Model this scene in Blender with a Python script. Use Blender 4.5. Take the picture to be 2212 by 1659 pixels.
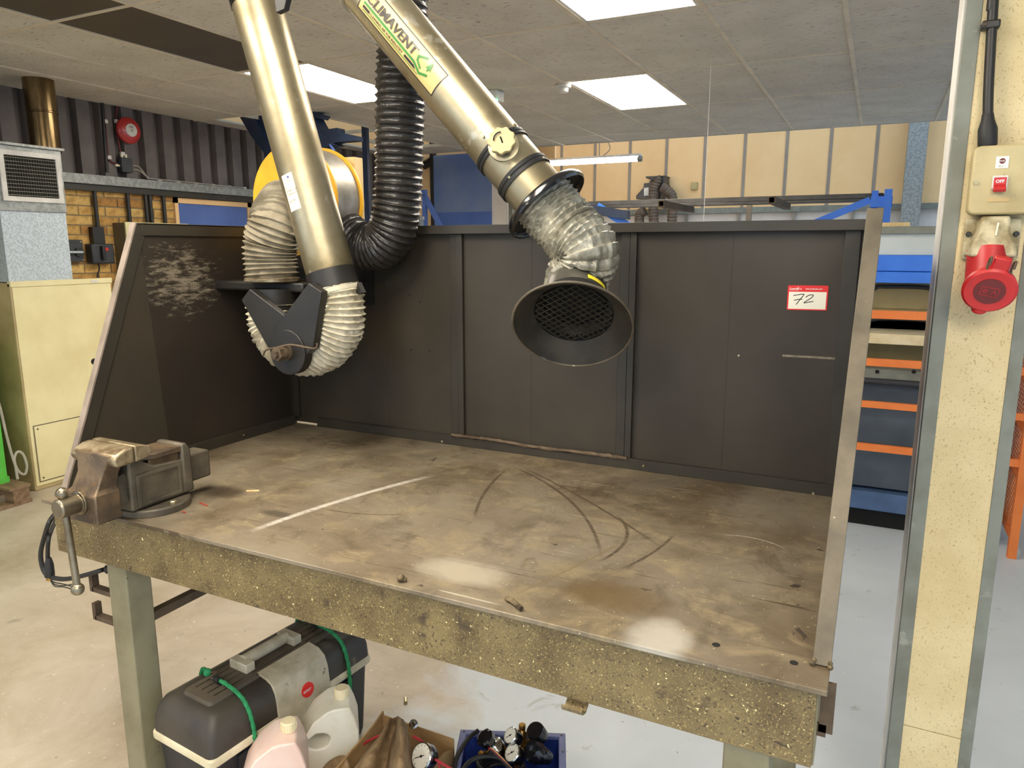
import bpy, bmesh, math, random
from mathutils import Vector, Matrix, noise
random.seed(7)
V = Vector
for o in list(bpy.data.objects): bpy.data.objects.remove(o)
scene = bpy.context.scene
col = scene.collection

# ------------------------------------------------------------------ camera, world, exposure
F_PX, CX, CY = 1575.6, 1106.0, 829.5
YAW, PITCH = math.radians(26.3), math.radians(-10.63)
CAM = V((0, 0, 1.6))
cd = bpy.data.cameras.new('camera'); cd.sensor_fit = 'HORIZONTAL'; cd.sensor_width = 36
cd.lens = 36 * F_PX / 2212; cd.clip_start = .05; cd.clip_end = 100
cam = bpy.data.objects.new('camera', cd); col.objects.link(cam)
cam.location = CAM; cam.rotation_euler = (math.radians(90) + PITCH, 0, YAW)
scene.camera = cam
vs = scene.view_settings
vs.view_transform = 'Standard'; vs.look = 'None'; vs.gamma = 1; vs.use_curve_mapping = False
vs.exposure = 0.75
LIGHT_E = 14.0
LIGHT_C = (1.0, .91, .77)
world = bpy.data.worlds.new('daylight'); scene.world = world; world.use_nodes = True
bg = world.node_tree.nodes['Background']
bg.inputs[0].default_value = (.64, .81, 1.0, 1); bg.inputs[1].default_value = .85

# pixel -> ray helpers (pixel gives a direction only, distance comes from a plane the thing touches)
_f = V((-math.sin(YAW) * math.cos(PITCH), math.cos(YAW) * math.cos(PITCH), math.sin(PITCH)))
_r = V((math.cos(YAW), math.sin(YAW), 0)); _u = _r.cross(_f)
def ray(u, v): return _f + _r * ((u - CX) / F_PX) - _u * ((v - CY) / F_PX)
def on(u, v, ax, val):
    d = ray(u, v); i = 'xyz'.index(ax); return CAM + d * ((val - CAM[i]) / d[i])
def at(u, v, dep): return CAM + ray(u, v) * dep

# ------------------------------------------------------------------ materials
def s(r, g, b):
    f = lambda c: (c / 255 / 12.92) if c / 255 <= .04045 else ((c / 255 + .055) / 1.055) ** 2.4
    return (f(r), f(g), f(b), 1)
def nd(nt, t, **kw):
    n = nt.nodes.new(t)
    for k, v in kw.items():
        if hasattr(n, k): setattr(n, k, v)
        else: n.inputs[k.replace('_', ' ')].default_value = v
    return n
def ramp(nt, src, lo, hi, c0=(0, 0, 0, 1), c1=(1, 1, 1, 1)):
    n = nt.nodes.new('ShaderNodeValToRGB'); e = n.color_ramp.elements
    e[0].position, e[1].position = lo, hi; e[0].color, e[1].color = c0, c1
    nt.links.new(src, n.inputs[0]); return n.outputs[0]
def mix(nt, fac, a, b):
    n = nt.nodes.new('ShaderNodeMix'); n.data_type = 'RGBA'
    for i, v in ((0, fac), (6, a), (7, b)):
        if isinstance(v, (tuple, float, int)): n.inputs[i].default_value = v
        else: nt.links.new(v, n.inputs[i])
    return n.outputs[2]
def math_(nt, op, a, b=None):
    n = nt.nodes.new('ShaderNodeMath'); n.operation = op
    for i, v in enumerate((a, b)):
        if v is None: continue
        if isinstance(v, (float, int)): n.inputs[i].default_value = v
        else: nt.links.new(v, n.inputs[i])
    return n.outputs[0]
def coords(nt, stretch=(1, 1, 1), rot=(0, 0, 0)):
    t = nt.nodes.new('ShaderNodeTexCoord'); m = nt.nodes.new('ShaderNodeMapping')
    m.inputs['Scale'].default_value = stretch; m.inputs['Rotation'].default_value = rot
    nt.links.new(t.outputs['Object'], m.inputs[0]); return m.outputs[0]
def ntex(nt, co, scale, detail=4, rough=.55, dist=0):
    n = nt.nodes.new('ShaderNodeTexNoise'); nt.links.new(co, n.inputs['Vector'])
    n.inputs['Scale'].default_value = scale; n.inputs['Detail'].default_value = detail
    n.inputs['Roughness'].default_value = rough; n.inputs['Distortion'].default_value = dist
    return n.outputs['Fac']
MATS = {}
def mat(name, c, c2=None, scale=4, lo=.4, hi=.65, rough=.5, rough2=None, metal=0, bump=0, bscale=60, spots=(), stretch=(1, 1, 1), emit=0, trans=0, alpha=1, coat=0, detail=5):
    m = bpy.data.materials.new(name); m.use_nodes = True; nt = m.node_tree
    p = nt.nodes['Principled BSDF']; co = coords(nt, stretch)
    base = c
    p.inputs['Roughness'].default_value = rough
    n0 = ntex(nt, co, scale, detail)
    c2 = c2 or tuple(list(min(1, x * .82) for x in c[:3]) + [1])
    base = mix(nt, ramp(nt, n0, lo, hi), c, c2)
    if rough2 is not None:
        r = nt.nodes.new('ShaderNodeMapRange'); nt.links.new(n0, r.inputs[0])
        r.inputs[1].default_value = lo; r.inputs[2].default_value = hi; r.inputs[3].default_value = rough; r.inputs[4].default_value = rough2
        nt.links.new(r.outputs[0], p.inputs['Roughness'])
    for sp in spots:
        sc, sscale, thr, soft = sp[:4]; st = sp[4] if len(sp) > 4 else stretch
        nn = ntex(nt, coords(nt, st), sscale, 6, .6)
        base = mix(nt, ramp(nt, nn, thr, thr + soft), base, sc)
    nt.links.new(base, p.inputs['Base Color'])
    p.inputs['Metallic'].default_value = metal
    if bump:
        b = nt.nodes.new('ShaderNodeBump'); b.inputs['Strength'].default_value = bump; b.inputs['Distance'].default_value = .003
        nt.links.new(ntex(nt, co, bscale, 3), b.inputs['Height']); nt.links.new(b.outputs[0], p.inputs['Normal'])
    if emit: p.inputs['Emission Color'].default_value = (*LIGHT_C, 1); p.inputs['Emission Strength'].default_value = emit
    if trans: p.inputs['Transmission Weight'].default_value = trans
    if coat: p.inputs['Coat Weight'].default_value = coat
    MATS[name] = m; return m
def emitmat(name, c, e):
    m = bpy.data.materials.new(name); m.use_nodes = True; p = m.node_tree.nodes['Principled BSDF']
    p.inputs['Base Color'].default_value = (.8, .8, .8, 1); p.inputs['Emission Color'].default_value = c; p.inputs['Emission Strength'].default_value = e
    MATS[name] = m; return m

mat('tile', s(206, 200, 188), s(194, 188, 176), 3, rough=.95, bump=.35, bscale=90, spots=[(s(140, 132, 120), 46, .60, .05, (.45, 1.6, 1))])
mat('tile_dark', s(74, 64, 50), s(66, 57, 46), 3, rough=.6)
mat('grid', s(214, 202, 180), s(198, 186, 164), 5, rough=.5)
mat('corrugated', s(108, 99, 94), s(94, 86, 82), 6, rough=.5, bump=.05)
mat('mortar', s(152, 136, 106), s(130, 114, 88), 14, rough=.95)
for i, (a, b) in enumerate((((216, 174, 102), (186, 144, 78)), ((200, 156, 88), (166, 126, 68)), ((222, 186, 116), (192, 152, 86)), ((184, 136, 74), (152, 110, 58)))):
    mat('brick%d' % i, s(*a), s(*b), 22, rough=.9, bump=.3, bscale=120, spots=[(s(70, 50, 28), 60, .68, .04)])
mat('beige_wall', s(246, 206, 150), s(238, 194, 136), 1.3, rough=.7)
mat('seam', s(152, 140, 126), rough=.5)
mat('white_wall', s(226, 218, 208), s(210, 200, 190), 2, rough=.8)
mat('galv', s(158, 160, 156), s(136, 138, 134), 34, .42, .58, rough=.42, metal=.5, detail=2)
mat('galv_pale', s(196, 206, 212), s(172, 182, 188), 95, .42, .58, rough=.5, metal=.35, detail=1)
mat('galv_dull', s(136, 138, 128), s(118, 118, 106), 9, rough=.6, metal=.25, spots=[(s(160, 160, 148), 14, .66, .06)])
mat('flue', s(150, 128, 92), s(84, 66, 42), 9, .35, .7, rough=.22, metal=.95, stretch=(1, 1, .25))
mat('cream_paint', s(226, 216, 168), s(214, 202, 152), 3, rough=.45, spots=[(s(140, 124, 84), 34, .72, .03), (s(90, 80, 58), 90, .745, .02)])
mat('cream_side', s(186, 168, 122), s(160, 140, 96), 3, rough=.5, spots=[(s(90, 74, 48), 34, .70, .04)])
mat('panel', s(58, 51, 40), s(49, 43, 33), 4, .35, .7, rough=.46, rough2=.6, bump=.06, bscale=160, spots=[(s(120, 114, 102), 150, .745, .02)])
mat('panel_frame', s(54, 49, 40), s(46, 42, 35), 6, rough=.45, bump=.06, bscale=120)
mat('panel_edge', s(108, 98, 81), s(84, 76, 62), 14, .40, .66, rough=.5, metal=.2, spots=[(s(196, 186, 160), 60, .70, .03), (s(64, 58, 48), 22, .70, .05)])
mat('edge_pale', s(146, 132, 120), s(118, 106, 94), 12, rough=.5, spots=[(s(84, 74, 62), 26, .68, .05)])
mat('apron', s(122, 106, 70), s(92, 76, 46), 8, .38, .64, rough=.55, bump=.25, bscale=140, spots=[(s(156, 136, 86), 240, .575, .05), (s(60, 48, 32), 190, .60, .03), (s(52, 42, 32), 6, .64, .02, (.6, 1, 2.6)), (s(66, 54, 36), 13, .60, .08), (s(240, 224, 164), 160, .665, .02), (s(236, 220, 160), 70, .695, .015)])
mat('leg_paint', s(134, 128, 102), s(116, 108, 84), 8, rough=.55, bump=.1, spots=[(s(66, 58, 42), 50, .68, .04)])
mat('rust_bar', s(100, 84, 66), s(78, 64, 50), 20, rough=.65, metal=.3)
mat('black_paint', s(38, 35, 31), s(30, 28, 26), 8, rough=.42, bump=.05, spots=[(s(120, 108, 86), 45, .72, .03)])
mat('black_gloss', s(20, 20, 24), s(14, 14, 18), 6, rough=.18, coat=.4)
mat('black_rubber', s(36, 35, 34), s(28, 27, 26), 10, rough=.55)
mat('duct', s(178, 168, 142), s(134, 121, 90), 6, .34, .70, rough=.33, rough2=.48, metal=.84, bump=.10, bscale=14, detail=9, spots=[(s(104, 88, 60), 75, .70, .03), (s(196, 190, 172), 11, .64, .05), (s(116, 102, 74), 5, .60, .12)], stretch=(1, 1, 1))
mat('flex_beige', s(150, 140, 118), s(110, 100, 80), 18, .35, .65, rough=.6, bump=.3, bscale=70)
mat('flex_black', s(52, 49, 46), s(38, 36, 34), 26, .35, .65, rough=.33, bump=.7, bscale=75, spots=[(s(150, 134, 104), 62, .70, .04)])
mat('flex_white', s(216, 208, 186), s(180, 170, 144), 16, .35, .65, rough=.65, bump=.4, bscale=60)
mat('flex_silver', s(196, 190, 172), s(140, 136, 122), 22, .35, .62, rough=.34, metal=.25, bump=.8, bscale=55)
mat('hood_grey', s(120, 116, 106), s(60, 56, 50), 10, .35, .65, rough=.42, metal=.5, spots=[(s(190, 176, 140), 26, .70, .03)])
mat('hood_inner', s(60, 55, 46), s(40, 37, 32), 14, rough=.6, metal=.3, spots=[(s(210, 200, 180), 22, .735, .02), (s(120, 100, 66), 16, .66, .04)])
mat('mesh_dark', s(64, 60, 52), s(52, 48, 42), 20, rough=.5, metal=.4)
mat('yellow', s(236, 176, 34), s(220, 156, 26), 6, rough=.42, spots=[(s(70, 46, 16), 40, .70, .03)])
mat('scroll_grey', s(158, 154, 146), s(128, 122, 110), 14, rough=.4, metal=.5, spots=[(s(196, 160, 70), 10, .66, .06)])
mat('tag_yellow', s(246, 226, 60), s(238, 214, 50), 6, rough=.4)
mat('scrape', s(150, 138, 118), s(96, 88, 76), 60, rough=.6)
mat('timber', s(222, 196, 146), s(206, 176, 120), 7, rough=.75, stretch=(3, 3, .5))
mat('pallet_wood', s(132, 108, 82), s(104, 82, 60), 9, rough=.85, stretch=(1, 4, 4))
mat('decal', s(204, 174, 118), s(192, 162, 104), 6, rough=.32, metal=.0)
mat('decal_black', s(30, 26, 22), rough=.4)
mat('decal_grey', s(70, 66, 60), s(50, 48, 44), 20, rough=.35)
mat('decal_green', s(40, 112, 36), s(46, 120, 42), 20, rough=.4)
mat('paper', s(240, 230, 202), s(234, 222, 192), 8, rough=.7)
mat('ink_blue', s(50, 60, 130), rough=.6)
mat('ink', s(18, 18, 18), rough=.5)
mat('ink_faint', s(120, 112, 96), rough=.6)
mat('lot_red', s(226, 36, 32), s(220, 32, 28), 5, rough=.4)
mat('lot_white', s(244, 240, 224), s(240, 236, 218), 5, rough=.45)
mat('white_print', s(246, 240, 236), rough=.5)
mat('cast_iron', s(124, 104, 80), s(86, 74, 62), 16, .38, .62, rough=.45, metal=.55, bump=.5, bscale=110, spots=[(s(128, 92, 56), 12, .62, .08)])
mat('cast_dark', s(106, 97, 82), s(80, 74, 64), 14, .38, .62, rough=.5, metal=.3, bump=.35, bscale=120, spots=[(s(120, 90, 60), 10, .68, .06)])
mat('jaw_steel', s(166, 152, 124), s(116, 98, 72), 30, .38, .62, rough=.4, metal=.6, bump=.2, bscale=120)
mat('bar_steel', s(150, 140, 120), s(116, 104, 84), 16, rough=.33, metal=.9)
mat('brass', s(186, 150, 84), s(140, 104, 50), 20, rough=.3, metal=.9)
mat('copper', s(140, 92, 66), s(112, 70, 50), 14, rough=.45, metal=.7)
mat('chrome', s(206, 206, 200), s(180, 180, 176), 14, rough=.18, metal=1)
mat('bolt', s(196, 186, 156), s(160, 146, 110), 30, rough=.35, metal=.85)
mat('red_plastic', s(196, 38, 40), s(150, 30, 32), 10, .45, .7, rough=.4, spots=[(s(80, 34, 30), 14, .66, .08)])
mat('red_dark', s(110, 34, 36), s(92, 30, 32), 10, rough=.5)
mat('socket_grey', s(202, 190, 156), s(140, 124, 88), 22, .42, .62, rough=.6, spots=[(s(64, 56, 40), 18, .64, .08)])
mat('switch_cream', s(196, 180, 134), s(172, 154, 108), 7, rough=.5, spots=[(s(120, 102, 64), 26, .68, .04)])
mat('board', s(226, 206, 160), s(212, 190, 142), 6, rough=.75, spots=[(s(190, 166, 120), 200, .60, .06, (1, 1, .7)), (s(140, 116, 76), 320, .63, .04), (s(80, 64, 42), 90, .755, .015)])
mat('white_trim', s(226, 222, 214), s(200, 196, 190), 6, rough=.4)
mat('blue_door', s(88, 114, 178), s(78, 104, 168), 3, rough=.5)
mat('blue_sheet', s(124, 140, 172), s(96, 120, 172), 1.4, rough=.35)
mat('blue_paint', s(56, 124, 232), s(48, 112, 220), 4, rough=.4)
mat('navy', s(36, 48, 70), s(28, 38, 58), 5, rough=.45)
mat('base_blue', s(78, 104, 142), s(64, 88, 124), 5, rough=.5)
mat('bed_blue', s(74, 82, 92), s(62, 70, 80), 5, rough=.5)
mat('pale_grey', s(206, 212, 210), s(196, 202, 200), 4, rough=.5)
mat('machine_cream', s(186, 166, 112), s(170, 150, 98), 5, rough=.5)
mat('orange', s(232, 128, 58), s(222, 116, 48), 7, rough=.45)
mat('steel_bars', s(84, 82, 80), s(70, 68, 66), 10, rough=.5, metal=.5)
mat('brown_flex', s(104, 90, 76), s(88, 74, 62), 16, rough=.6)
mat('green_paint', s(92, 190, 70), s(80, 176, 60), 6, rough=.45, spots=[(s(40, 70, 34), 40, .70, .03)])
mat('grey_hose', s(166, 160, 146), s(150, 144, 130), 12, rough=.5)
mat('tool_black', s(66, 60, 52), s(50, 46, 42), 9, rough=.5, bump=.1, bscale=120, spots=[(s(120, 108, 88), 12, .64, .10)])
mat('tool_dust', s(92, 82, 68), s(74, 66, 56), 9, rough=.7)
mat('tool_black2', s(34, 38, 44), s(28, 31, 36), 9, rough=.45)
mat('tool_cream', s(222, 212, 184), s(196, 184, 152), 12, rough=.5)
mat('tool_grey', s(196, 188, 166), s(164, 154, 130), 14, rough=.6, spots=[(s(120, 108, 84), 30, .64, .06)])
mat('rope_green', s(46, 150, 92), s(34, 122, 74), 60, rough=.8, bump=.6, bscale=220)
mat('can_white', s(240, 236, 220), s(220, 208, 176), 7, .5, .75, rough=.36, trans=.08)
mat('can_pink', s(244, 220, 208), s(236, 202, 188), 8, rough=.36, trans=.08)
mat('cap_cream', s(238, 224, 186), s(226, 208, 164), 14, rough=.45)
mat('cardboard', s(172, 140, 94), s(150, 118, 76), 7, rough=.85, stretch=(1, 1, 3))
mat('leather', s(150, 124, 90), s(118, 94, 64), 34, .38, .62, rough=.85, bump=.5, bscale=140)
mat('crate_blue', s(40, 62, 140), s(32, 52, 124), 6, rough=.45)
mat('crate_rim', s(110, 120, 170), s(96, 106, 160), 10, rough=.5)
mat('gauge_face', s(232, 228, 214), s(222, 216, 200), 6, rough=.4)
mat('red_wire', s(170, 40, 48), rough=.5)
mat('purple_can', s(66, 44, 140), s(58, 38, 126), 6, rough=.35)
mat('label_orange', s(226, 130, 80), rough=.5)
mat('red_bell', s(184, 44, 42), s(168, 38, 38), 5, rough=.35, coat=.2)
mat('bell_face', s(214, 208, 200), rough=.45)
mat('iso_dark', s(56, 58, 62), s(48, 50, 54), 8, rough=.5)
mat('enclosure_side', s(110, 100, 78), s(98, 88, 68), 6, rough=.5)
mat('dark_void', s(20, 18, 16), rough=.9)
mat('slag', s(120, 104, 76), s(70, 60, 46), 60, rough=.6, metal=.4, bump=.8, bscale=200)
mat('red_flake', s(166, 62, 50), rough=.6)
emitmat('diffuser', (*LIGHT_C, 1), LIGHT_E)
emitmat('tube_glow', (1, .95, .85, 1), 28)
emitmat('green_led', (.02, 1, .25, 1), 4)

def tabletop_material():
    m = bpy.data.materials.new('bench_steel'); m.use_nodes = True; nt = m.node_tree; p = nt.nodes['Principled BSDF']
    co = coords(nt); sx = nt.nodes.new('ShaderNodeSeparateXYZ'); nt.links.new(co, sx.inputs[0]); X, Y = sx.outputs[0], sx.outputs[1]
    big = ntex(nt, co, 2.4, 6, .62, .5)
    base = mix(nt, ramp(nt, big, .34, .66), s(94, 80, 59), s(134, 123, 106))
    med = ntex(nt, coords(nt, (1, 1.6, 1), (0, 0, .45)), 8, 8, .7, .6)
    base = mix(nt, ramp(nt, med, .50, .72), base, s(148, 133, 103))
    base = mix(nt, ramp(nt, ntex(nt, coords(nt, (1.3, 1, 1), (0, 0, 1.1)), 6.5, 8, .68, .5), .52, .74), base, s(72, 60, 43))
    base = mix(nt, ramp(nt, ntex(nt, co, 150, 3), .70, .73), base, s(214, 200, 160))
    base = mix(nt, ramp(nt, ntex(nt, co, 16, 4, .55, .3), .695, .72), base, s(62, 53, 43))
    for rot, dens, cc in ((.55, .69, s(80, 66, 48)), (-.8, .69, s(78, 64, 46)), (1.3, .70, s(80, 66, 48)), (.2, .725, s(176, 168, 150)), (-.35, .73, s(176, 168, 150))):
        base = mix(nt, ramp(nt, ntex(nt, coords(nt, (.9, 46, 1), (0, 0, rot)), 2.6, 3, .5, .9), dens, dens + .012), base, cc)
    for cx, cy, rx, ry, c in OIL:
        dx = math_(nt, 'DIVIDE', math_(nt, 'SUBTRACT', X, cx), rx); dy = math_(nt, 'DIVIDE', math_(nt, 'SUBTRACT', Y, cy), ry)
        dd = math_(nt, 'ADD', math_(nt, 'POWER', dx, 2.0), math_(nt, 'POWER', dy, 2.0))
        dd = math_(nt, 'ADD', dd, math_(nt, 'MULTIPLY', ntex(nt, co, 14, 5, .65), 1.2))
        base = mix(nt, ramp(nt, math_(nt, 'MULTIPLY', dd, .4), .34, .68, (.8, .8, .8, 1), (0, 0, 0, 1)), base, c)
    # one bright ground scrape, an arc across the plate
    for (p0, p1, sag, w, cc) in ARCS:
        L = math.hypot(p1[0] - p0[0], p1[1] - p0[1]); dx, dy = (p1[0] - p0[0]) / L, (p1[1] - p0[1]) / L
        ux = math_(nt, 'SUBTRACT', X, p0[0]); uy = math_(nt, 'SUBTRACT', Y, p0[1])
        S_ = math_(nt, 'ADD', math_(nt, 'MULTIPLY', ux, dx), math_(nt, 'MULTIPLY', uy, dy))
        N_ = math_(nt, 'ADD', math_(nt, 'MULTIPLY', ux, -dy), math_(nt, 'MULTIPLY', uy, dx))
        cur = math_(nt, 'MULTIPLY', math_(nt, 'MULTIPLY', S_, math_(nt, 'SUBTRACT', L, S_)), 4 * sag / L / L)
        d = math_(nt, 'ABSOLUTE', math_(nt, 'SUBTRACT', N_, cur))
        k = ramp(nt, math_(nt, 'DIVIDE', d, w * 2), .22, .5, (1, 1, 1, 1), (0, 0, 0, 1))
        inx = math_(nt, 'MULTIPLY', ramp(nt, math_(nt, 'DIVIDE', S_, L), 0.0, .12), ramp(nt, math_(nt, 'DIVIDE', S_, L), .80, 1.0, (1, 1, 1, 1), (0, 0, 0, 1)))
        g = math_(nt, 'MULTIPLY', math_(nt, 'MULTIPLY', k, inx), ramp(nt, ntex(nt, coords(nt, (6, 40, 1), (0, 0, -math.atan2(dy, dx))), 6, 4), .22, .55))
        base = mix(nt, g, base, cc)
    nt.links.new(base, p.inputs['Base Color']); p.inputs['Metallic'].default_value = .12
    r = nt.nodes.new('ShaderNodeMapRange'); nt.links.new(big, r.inputs[0])
    r.inputs[1].default_value = .35; r.inputs[2].default_value = .68; r.inputs[3].default_value = .50; r.inputs[4].default_value = .34
    nt.links.new(r.outputs[0], p.inputs['Roughness'])
    b = nt.nodes.new('ShaderNodeBump'); b.inputs['Strength'].default_value = .08; b.inputs['Distance'].default_value = .002
    nt.links.new(ntex(nt, co, 120, 3), b.inputs['Height']); nt.links.new(b.outputs[0], p.inputs['Normal'])
    MATS['bench_steel'] = m
def floor_material():
    m = bpy.data.materials.new('floor_concrete'); m.use_nodes = True; nt = m.node_tree; p = nt.nodes['Principled BSDF']
    co = coords(nt); sx = nt.nodes.new('ShaderNodeSeparateXYZ'); nt.links.new(co, sx.inputs[0])
    n = ntex(nt, co, 1.1, 6, .6, .3)
    paint = mix(nt, ramp(nt, n, .35, .7), s(200, 208, 214), s(182, 190, 197))
    conc = mix(nt, ramp(nt, ntex(nt, co, 2.2, 7, .65, .5), .35, .68), s(186, 175, 158), s(154, 140, 119))
    k = ramp(nt, math_(nt, 'ADD', math_(nt, 'MULTIPLY', sx.outputs[0], .35), math_(nt, 'MULTIPLY', n, 1.0)), -.30, .12)  # blends a warm tone on the left to pale blue-grey on the right
    base = mix(nt, k, conc, paint)
    base = mix(nt, ramp(nt, ntex(nt, co, 46, 5, .7), .64, .67), base, s(206, 206, 202))
    base = mix(nt, ramp(nt, ntex(nt, co, 30, 5, .7), .68, .71), base, s(108, 102, 94))
    base = mix(nt, ramp(nt, ntex(nt, co, 6, 5, .7, .5), .62, .80), base, s(124, 116, 102))
    nt.links.new(base, p.inputs['Base Color']); p.inputs['Roughness'].default_value = .48
    b = nt.nodes.new('ShaderNodeBump'); b.inputs['Strength'].default_value = .15; b.inputs['Distance'].default_value = .002
    nt.links.new(ntex(nt, co, 60, 4), b.inputs['Height']); nt.links.new(b.outputs[0], p.inputs['Normal'])
    MATS['floor_concrete'] = m

# ------------------------------------------------------------------ mesh builder
class MB:
    def __init__(self, M=None): self.v = []; self.f = []; self.M = M
    def _a(self, pts):
        i0 = len(self.v)
        for p in pts: self.v.append((self.M @ V(p)) if self.M is not None else V(p))
        return i0
    def box(self, x0, x1, y0, y1, z0, z1):
        i = self._a([(x0, y0, z0), (x1, y0, z0), (x1, y1, z0), (x0, y1, z0), (x0, y0, z1), (x1, y0, z1), (x1, y1, z1), (x0, y1, z1)])
        for q in ((0, 3, 2, 1), (4, 5, 6, 7), (0, 1, 5, 4), (1, 2, 6, 5), (2, 3, 7, 6), (3, 0, 4, 7)): self.f.append([i + k for k in q])
        return self
    def bar(self, a, b, w, h, up=(0, 0, 1)):
        a, b = V(a), V(b); d = (b - a).normalized(); sd = d.cross(V(up))
        if sd.length < 1e-4: sd = d.cross(V((1, 0, 0)))
        sd.normalize(); u = sd.cross(d); pts = []
        for p in (a, b):
            for sx, sy in ((-1, -1), (1, -1), (1, 1), (-1, 1)): pts.append(p + sd * (sx * w / 2) + u * (sy * h / 2))
        i = self._a(pts)
        for q in ((0, 1, 2, 3), (7, 6, 5, 4), (0, 4, 5, 1), (1, 5, 6, 2), (2, 6, 7, 3), (3, 7, 4, 0)): self.f.append([i + k for k in q])
        return self
    def prism(self, poly, ext):
        poly = [V(p) for p in poly]; n = len(poly); e = V(ext)
        nm = sum(((poly[k] - poly[0]).cross(poly[(k + 1) % n] - poly[0]) for k in range(1, n)), V())
        if nm.dot(e) > 0: poly.reverse()
        i = self._a(poly + [p + e for p in poly])
        self.f.append([i + k for k in range(n)]); self.f.append([i + n + k for k in reversed(range(n))])
        for k in range(n): self.f.append([i + k, i + n + k, i + n + (k + 1) % n, i + (k + 1) % n])
        return self
    def frame(self, outer, inner, ext):      # plate with a hole, both loops with the same number of points
        n = len(outer); e = V(ext); pts = [V(p) for p in outer] + [V(p) for p in inner]
        i = self._a(pts + [p + e for p in pts]); m = 2 * n
        for k in range(n):
            j = (k + 1) % n
            self.f.append([i + k, i + j, i + n + j, i + n + k]); self.f.append([i + m + k, i + m + n + k, i + m + n + j, i + m + j])
            self.f.append([i + k, i + m + k, i + m + j, i + j]); self.f.append([i + n + k, i + n + j, i + m + n + j, i + m + n + k])
        return self
    def rings(self, R, caps=True, closed=False):
        n = len(R[0]); i = self._a([p for r in R for p in r]); m = len(R)
        for a in range(m if closed else m - 1):
            b = (a + 1) % m
            for k in range(n):
                j = (k + 1) % n; self.f.append([i + a * n + k, i + a * n + j, i + b * n + j, i + b * n + k])
        if caps and not closed: self.f.append([i + k for k in reversed(range(n))]); self.f.append([i + (m - 1) * n + k for k in range(n)])
        return self
    def lathe(self, prof, org, axis, n=28, caps=True):
        a = V(axis).normalized(); x = a.orthogonal().normalized(); y = a.cross(x); o = V(org)
        return self.rings([[o + a * h + (x * math.cos(t * 2 * math.pi / n) + y * math.sin(t * 2 * math.pi / n)) * max(r, 1e-5) for t in range(n)] for r, h in prof], caps)
    def cyl(self, a, b, r, r2=None, n=24):
        a, b = V(a), V(b); L = (b - a).length
        return self.lathe([(r, 0), (r if r2 is None else r2, L)], a, b - a, n)
    def ball(self, c, r, n=16, m=10, sc=(1, 1, 1)):
        c = V(c); return self.rings([[c + V((math.cos(2 * math.pi * k / n) * math.sin(t) * r * sc[0], math.sin(2 * math.pi * k / n) * math.sin(t) * r * sc[1], -math.cos(t) * r * sc[2])) for k in range(n)] for t in [max(.001, min(math.pi - .001, math.pi * q / m)) for q in range(m + 1)]])
    def tube(self, pts, r, n=16, rf=None, caps=True):
        P = [V(p) for p in pts]; T = [(P[min(i + 1, len(P) - 1)] - P[max(i - 1, 0)]).normalized() for i in range(len(P))]
        x = T[0].orthogonal().normalized(); R = []; L = 0
        for i, p in enumerate(P):
            if i: L += (p - P[i - 1]).length
            x = (x - T[i] * x.dot(T[i])).normalized(); y = T[i].cross(x)
            R.append([p + (x * math.cos(2 * math.pi * k / n) + y * math.sin(2 * math.pi * k / n)) * (rf(L, 2 * math.pi * k / n) if rf else r) for k in range(n)])
        return self.rings(R, caps)
    def mesh(self, name, org, sharp=35):
        me = bpy.data.meshes.new(name); o = V(org)
        me.from_pydata([tuple(v - o) for v in self.v], [], self.f); me.update()
        bm = bmesh.new(); bm.from_mesh(me); bmesh.ops.recalc_face_normals(bm, faces=bm.faces); bm.to_mesh(me); bm.free()
        me.polygons.foreach_set('use_smooth', [True] * len(me.polygons)); me.set_sharp_from_angle(angle=math.radians(sharp))
        return me
WORG = {}
def worg(o): return WORG.get(o.name, V((0, 0, 0)))
def build(name, mb, m, parent=None, loc=None, bev=0, bseg=2, sharp=35, label=None, kind=None):
    o3 = worg(parent) if parent else V(loc if loc is not None else center_base(mb))
    me = mb.mesh(name, o3, sharp); me.materials.append(MATS[m])
    o = bpy.data.objects.new(name, me); col.objects.link(o); WORG[o.name] = o3
    if parent: o.parent = parent
    else: o.location = o3
    if bev:
        b = o.modifiers.new('bevel', 'BEVEL'); b.width = bev; b.segments = bseg; b.limit_method = 'ANGLE'; b.angle_limit = math.radians(40)
    if label: o['label'] = label
    if kind: o['kind'] = kind
    return o
def center_base(mb):
    xs = [v.x for v in mb.v]; ys = [v.y for v in mb.v]; zs = [v.z for v in mb.v]
    return V(((min(xs) + max(xs)) / 2, (min(ys) + max(ys)) / 2, min(zs)))
def thing(name, label, cat, loc, group=None):
    o = bpy.data.objects.new(name, None); col.objects.link(o); o.location = loc; o.empty_display_size = .05
    WORG[o.name] = V(loc); tag(o, label, cat, group); return o
def tag(o, label, cat, group=None):
    o['label'] = label; o['category'] = cat
    if group: o['group'] = group
    return o
def struct(name, mb, m, loc=(0, 0, 0), **kw):
    o = build(name, mb, m, None, loc, **kw); o['kind'] = 'structure'; return o
def smooth(pts, n=8):
    P = [V(p) for p in pts]; out = []
    for i in range(len(P) - 1):
        a, b, c, d = P[max(i - 1, 0)], P[i], P[i + 1], P[min(i + 2, len(P) - 1)]
        for k in range(n):
            t = k / n; out.append(.5 * ((2 * b) + (c - a) * t + (2 * a - 5 * b + 4 * c - d) * t * t + (3 * b - a - 3 * c + d) * t ** 3))
    out.append(P[-1]); return out
def resample(pts, step):
    P = [V(p) for p in pts]; out = [P[0]]; acc = 0
    for a, b in zip(P, P[1:]):
        L = (b - a).length; t = step - acc
        while t <= L: out.append(a + (b - a) * (t / L)); t += step
        acc = (acc + L) % step
    if (out[-1] - P[-1]).length > 1e-4: out.append(P[-1])
    return out
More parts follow.
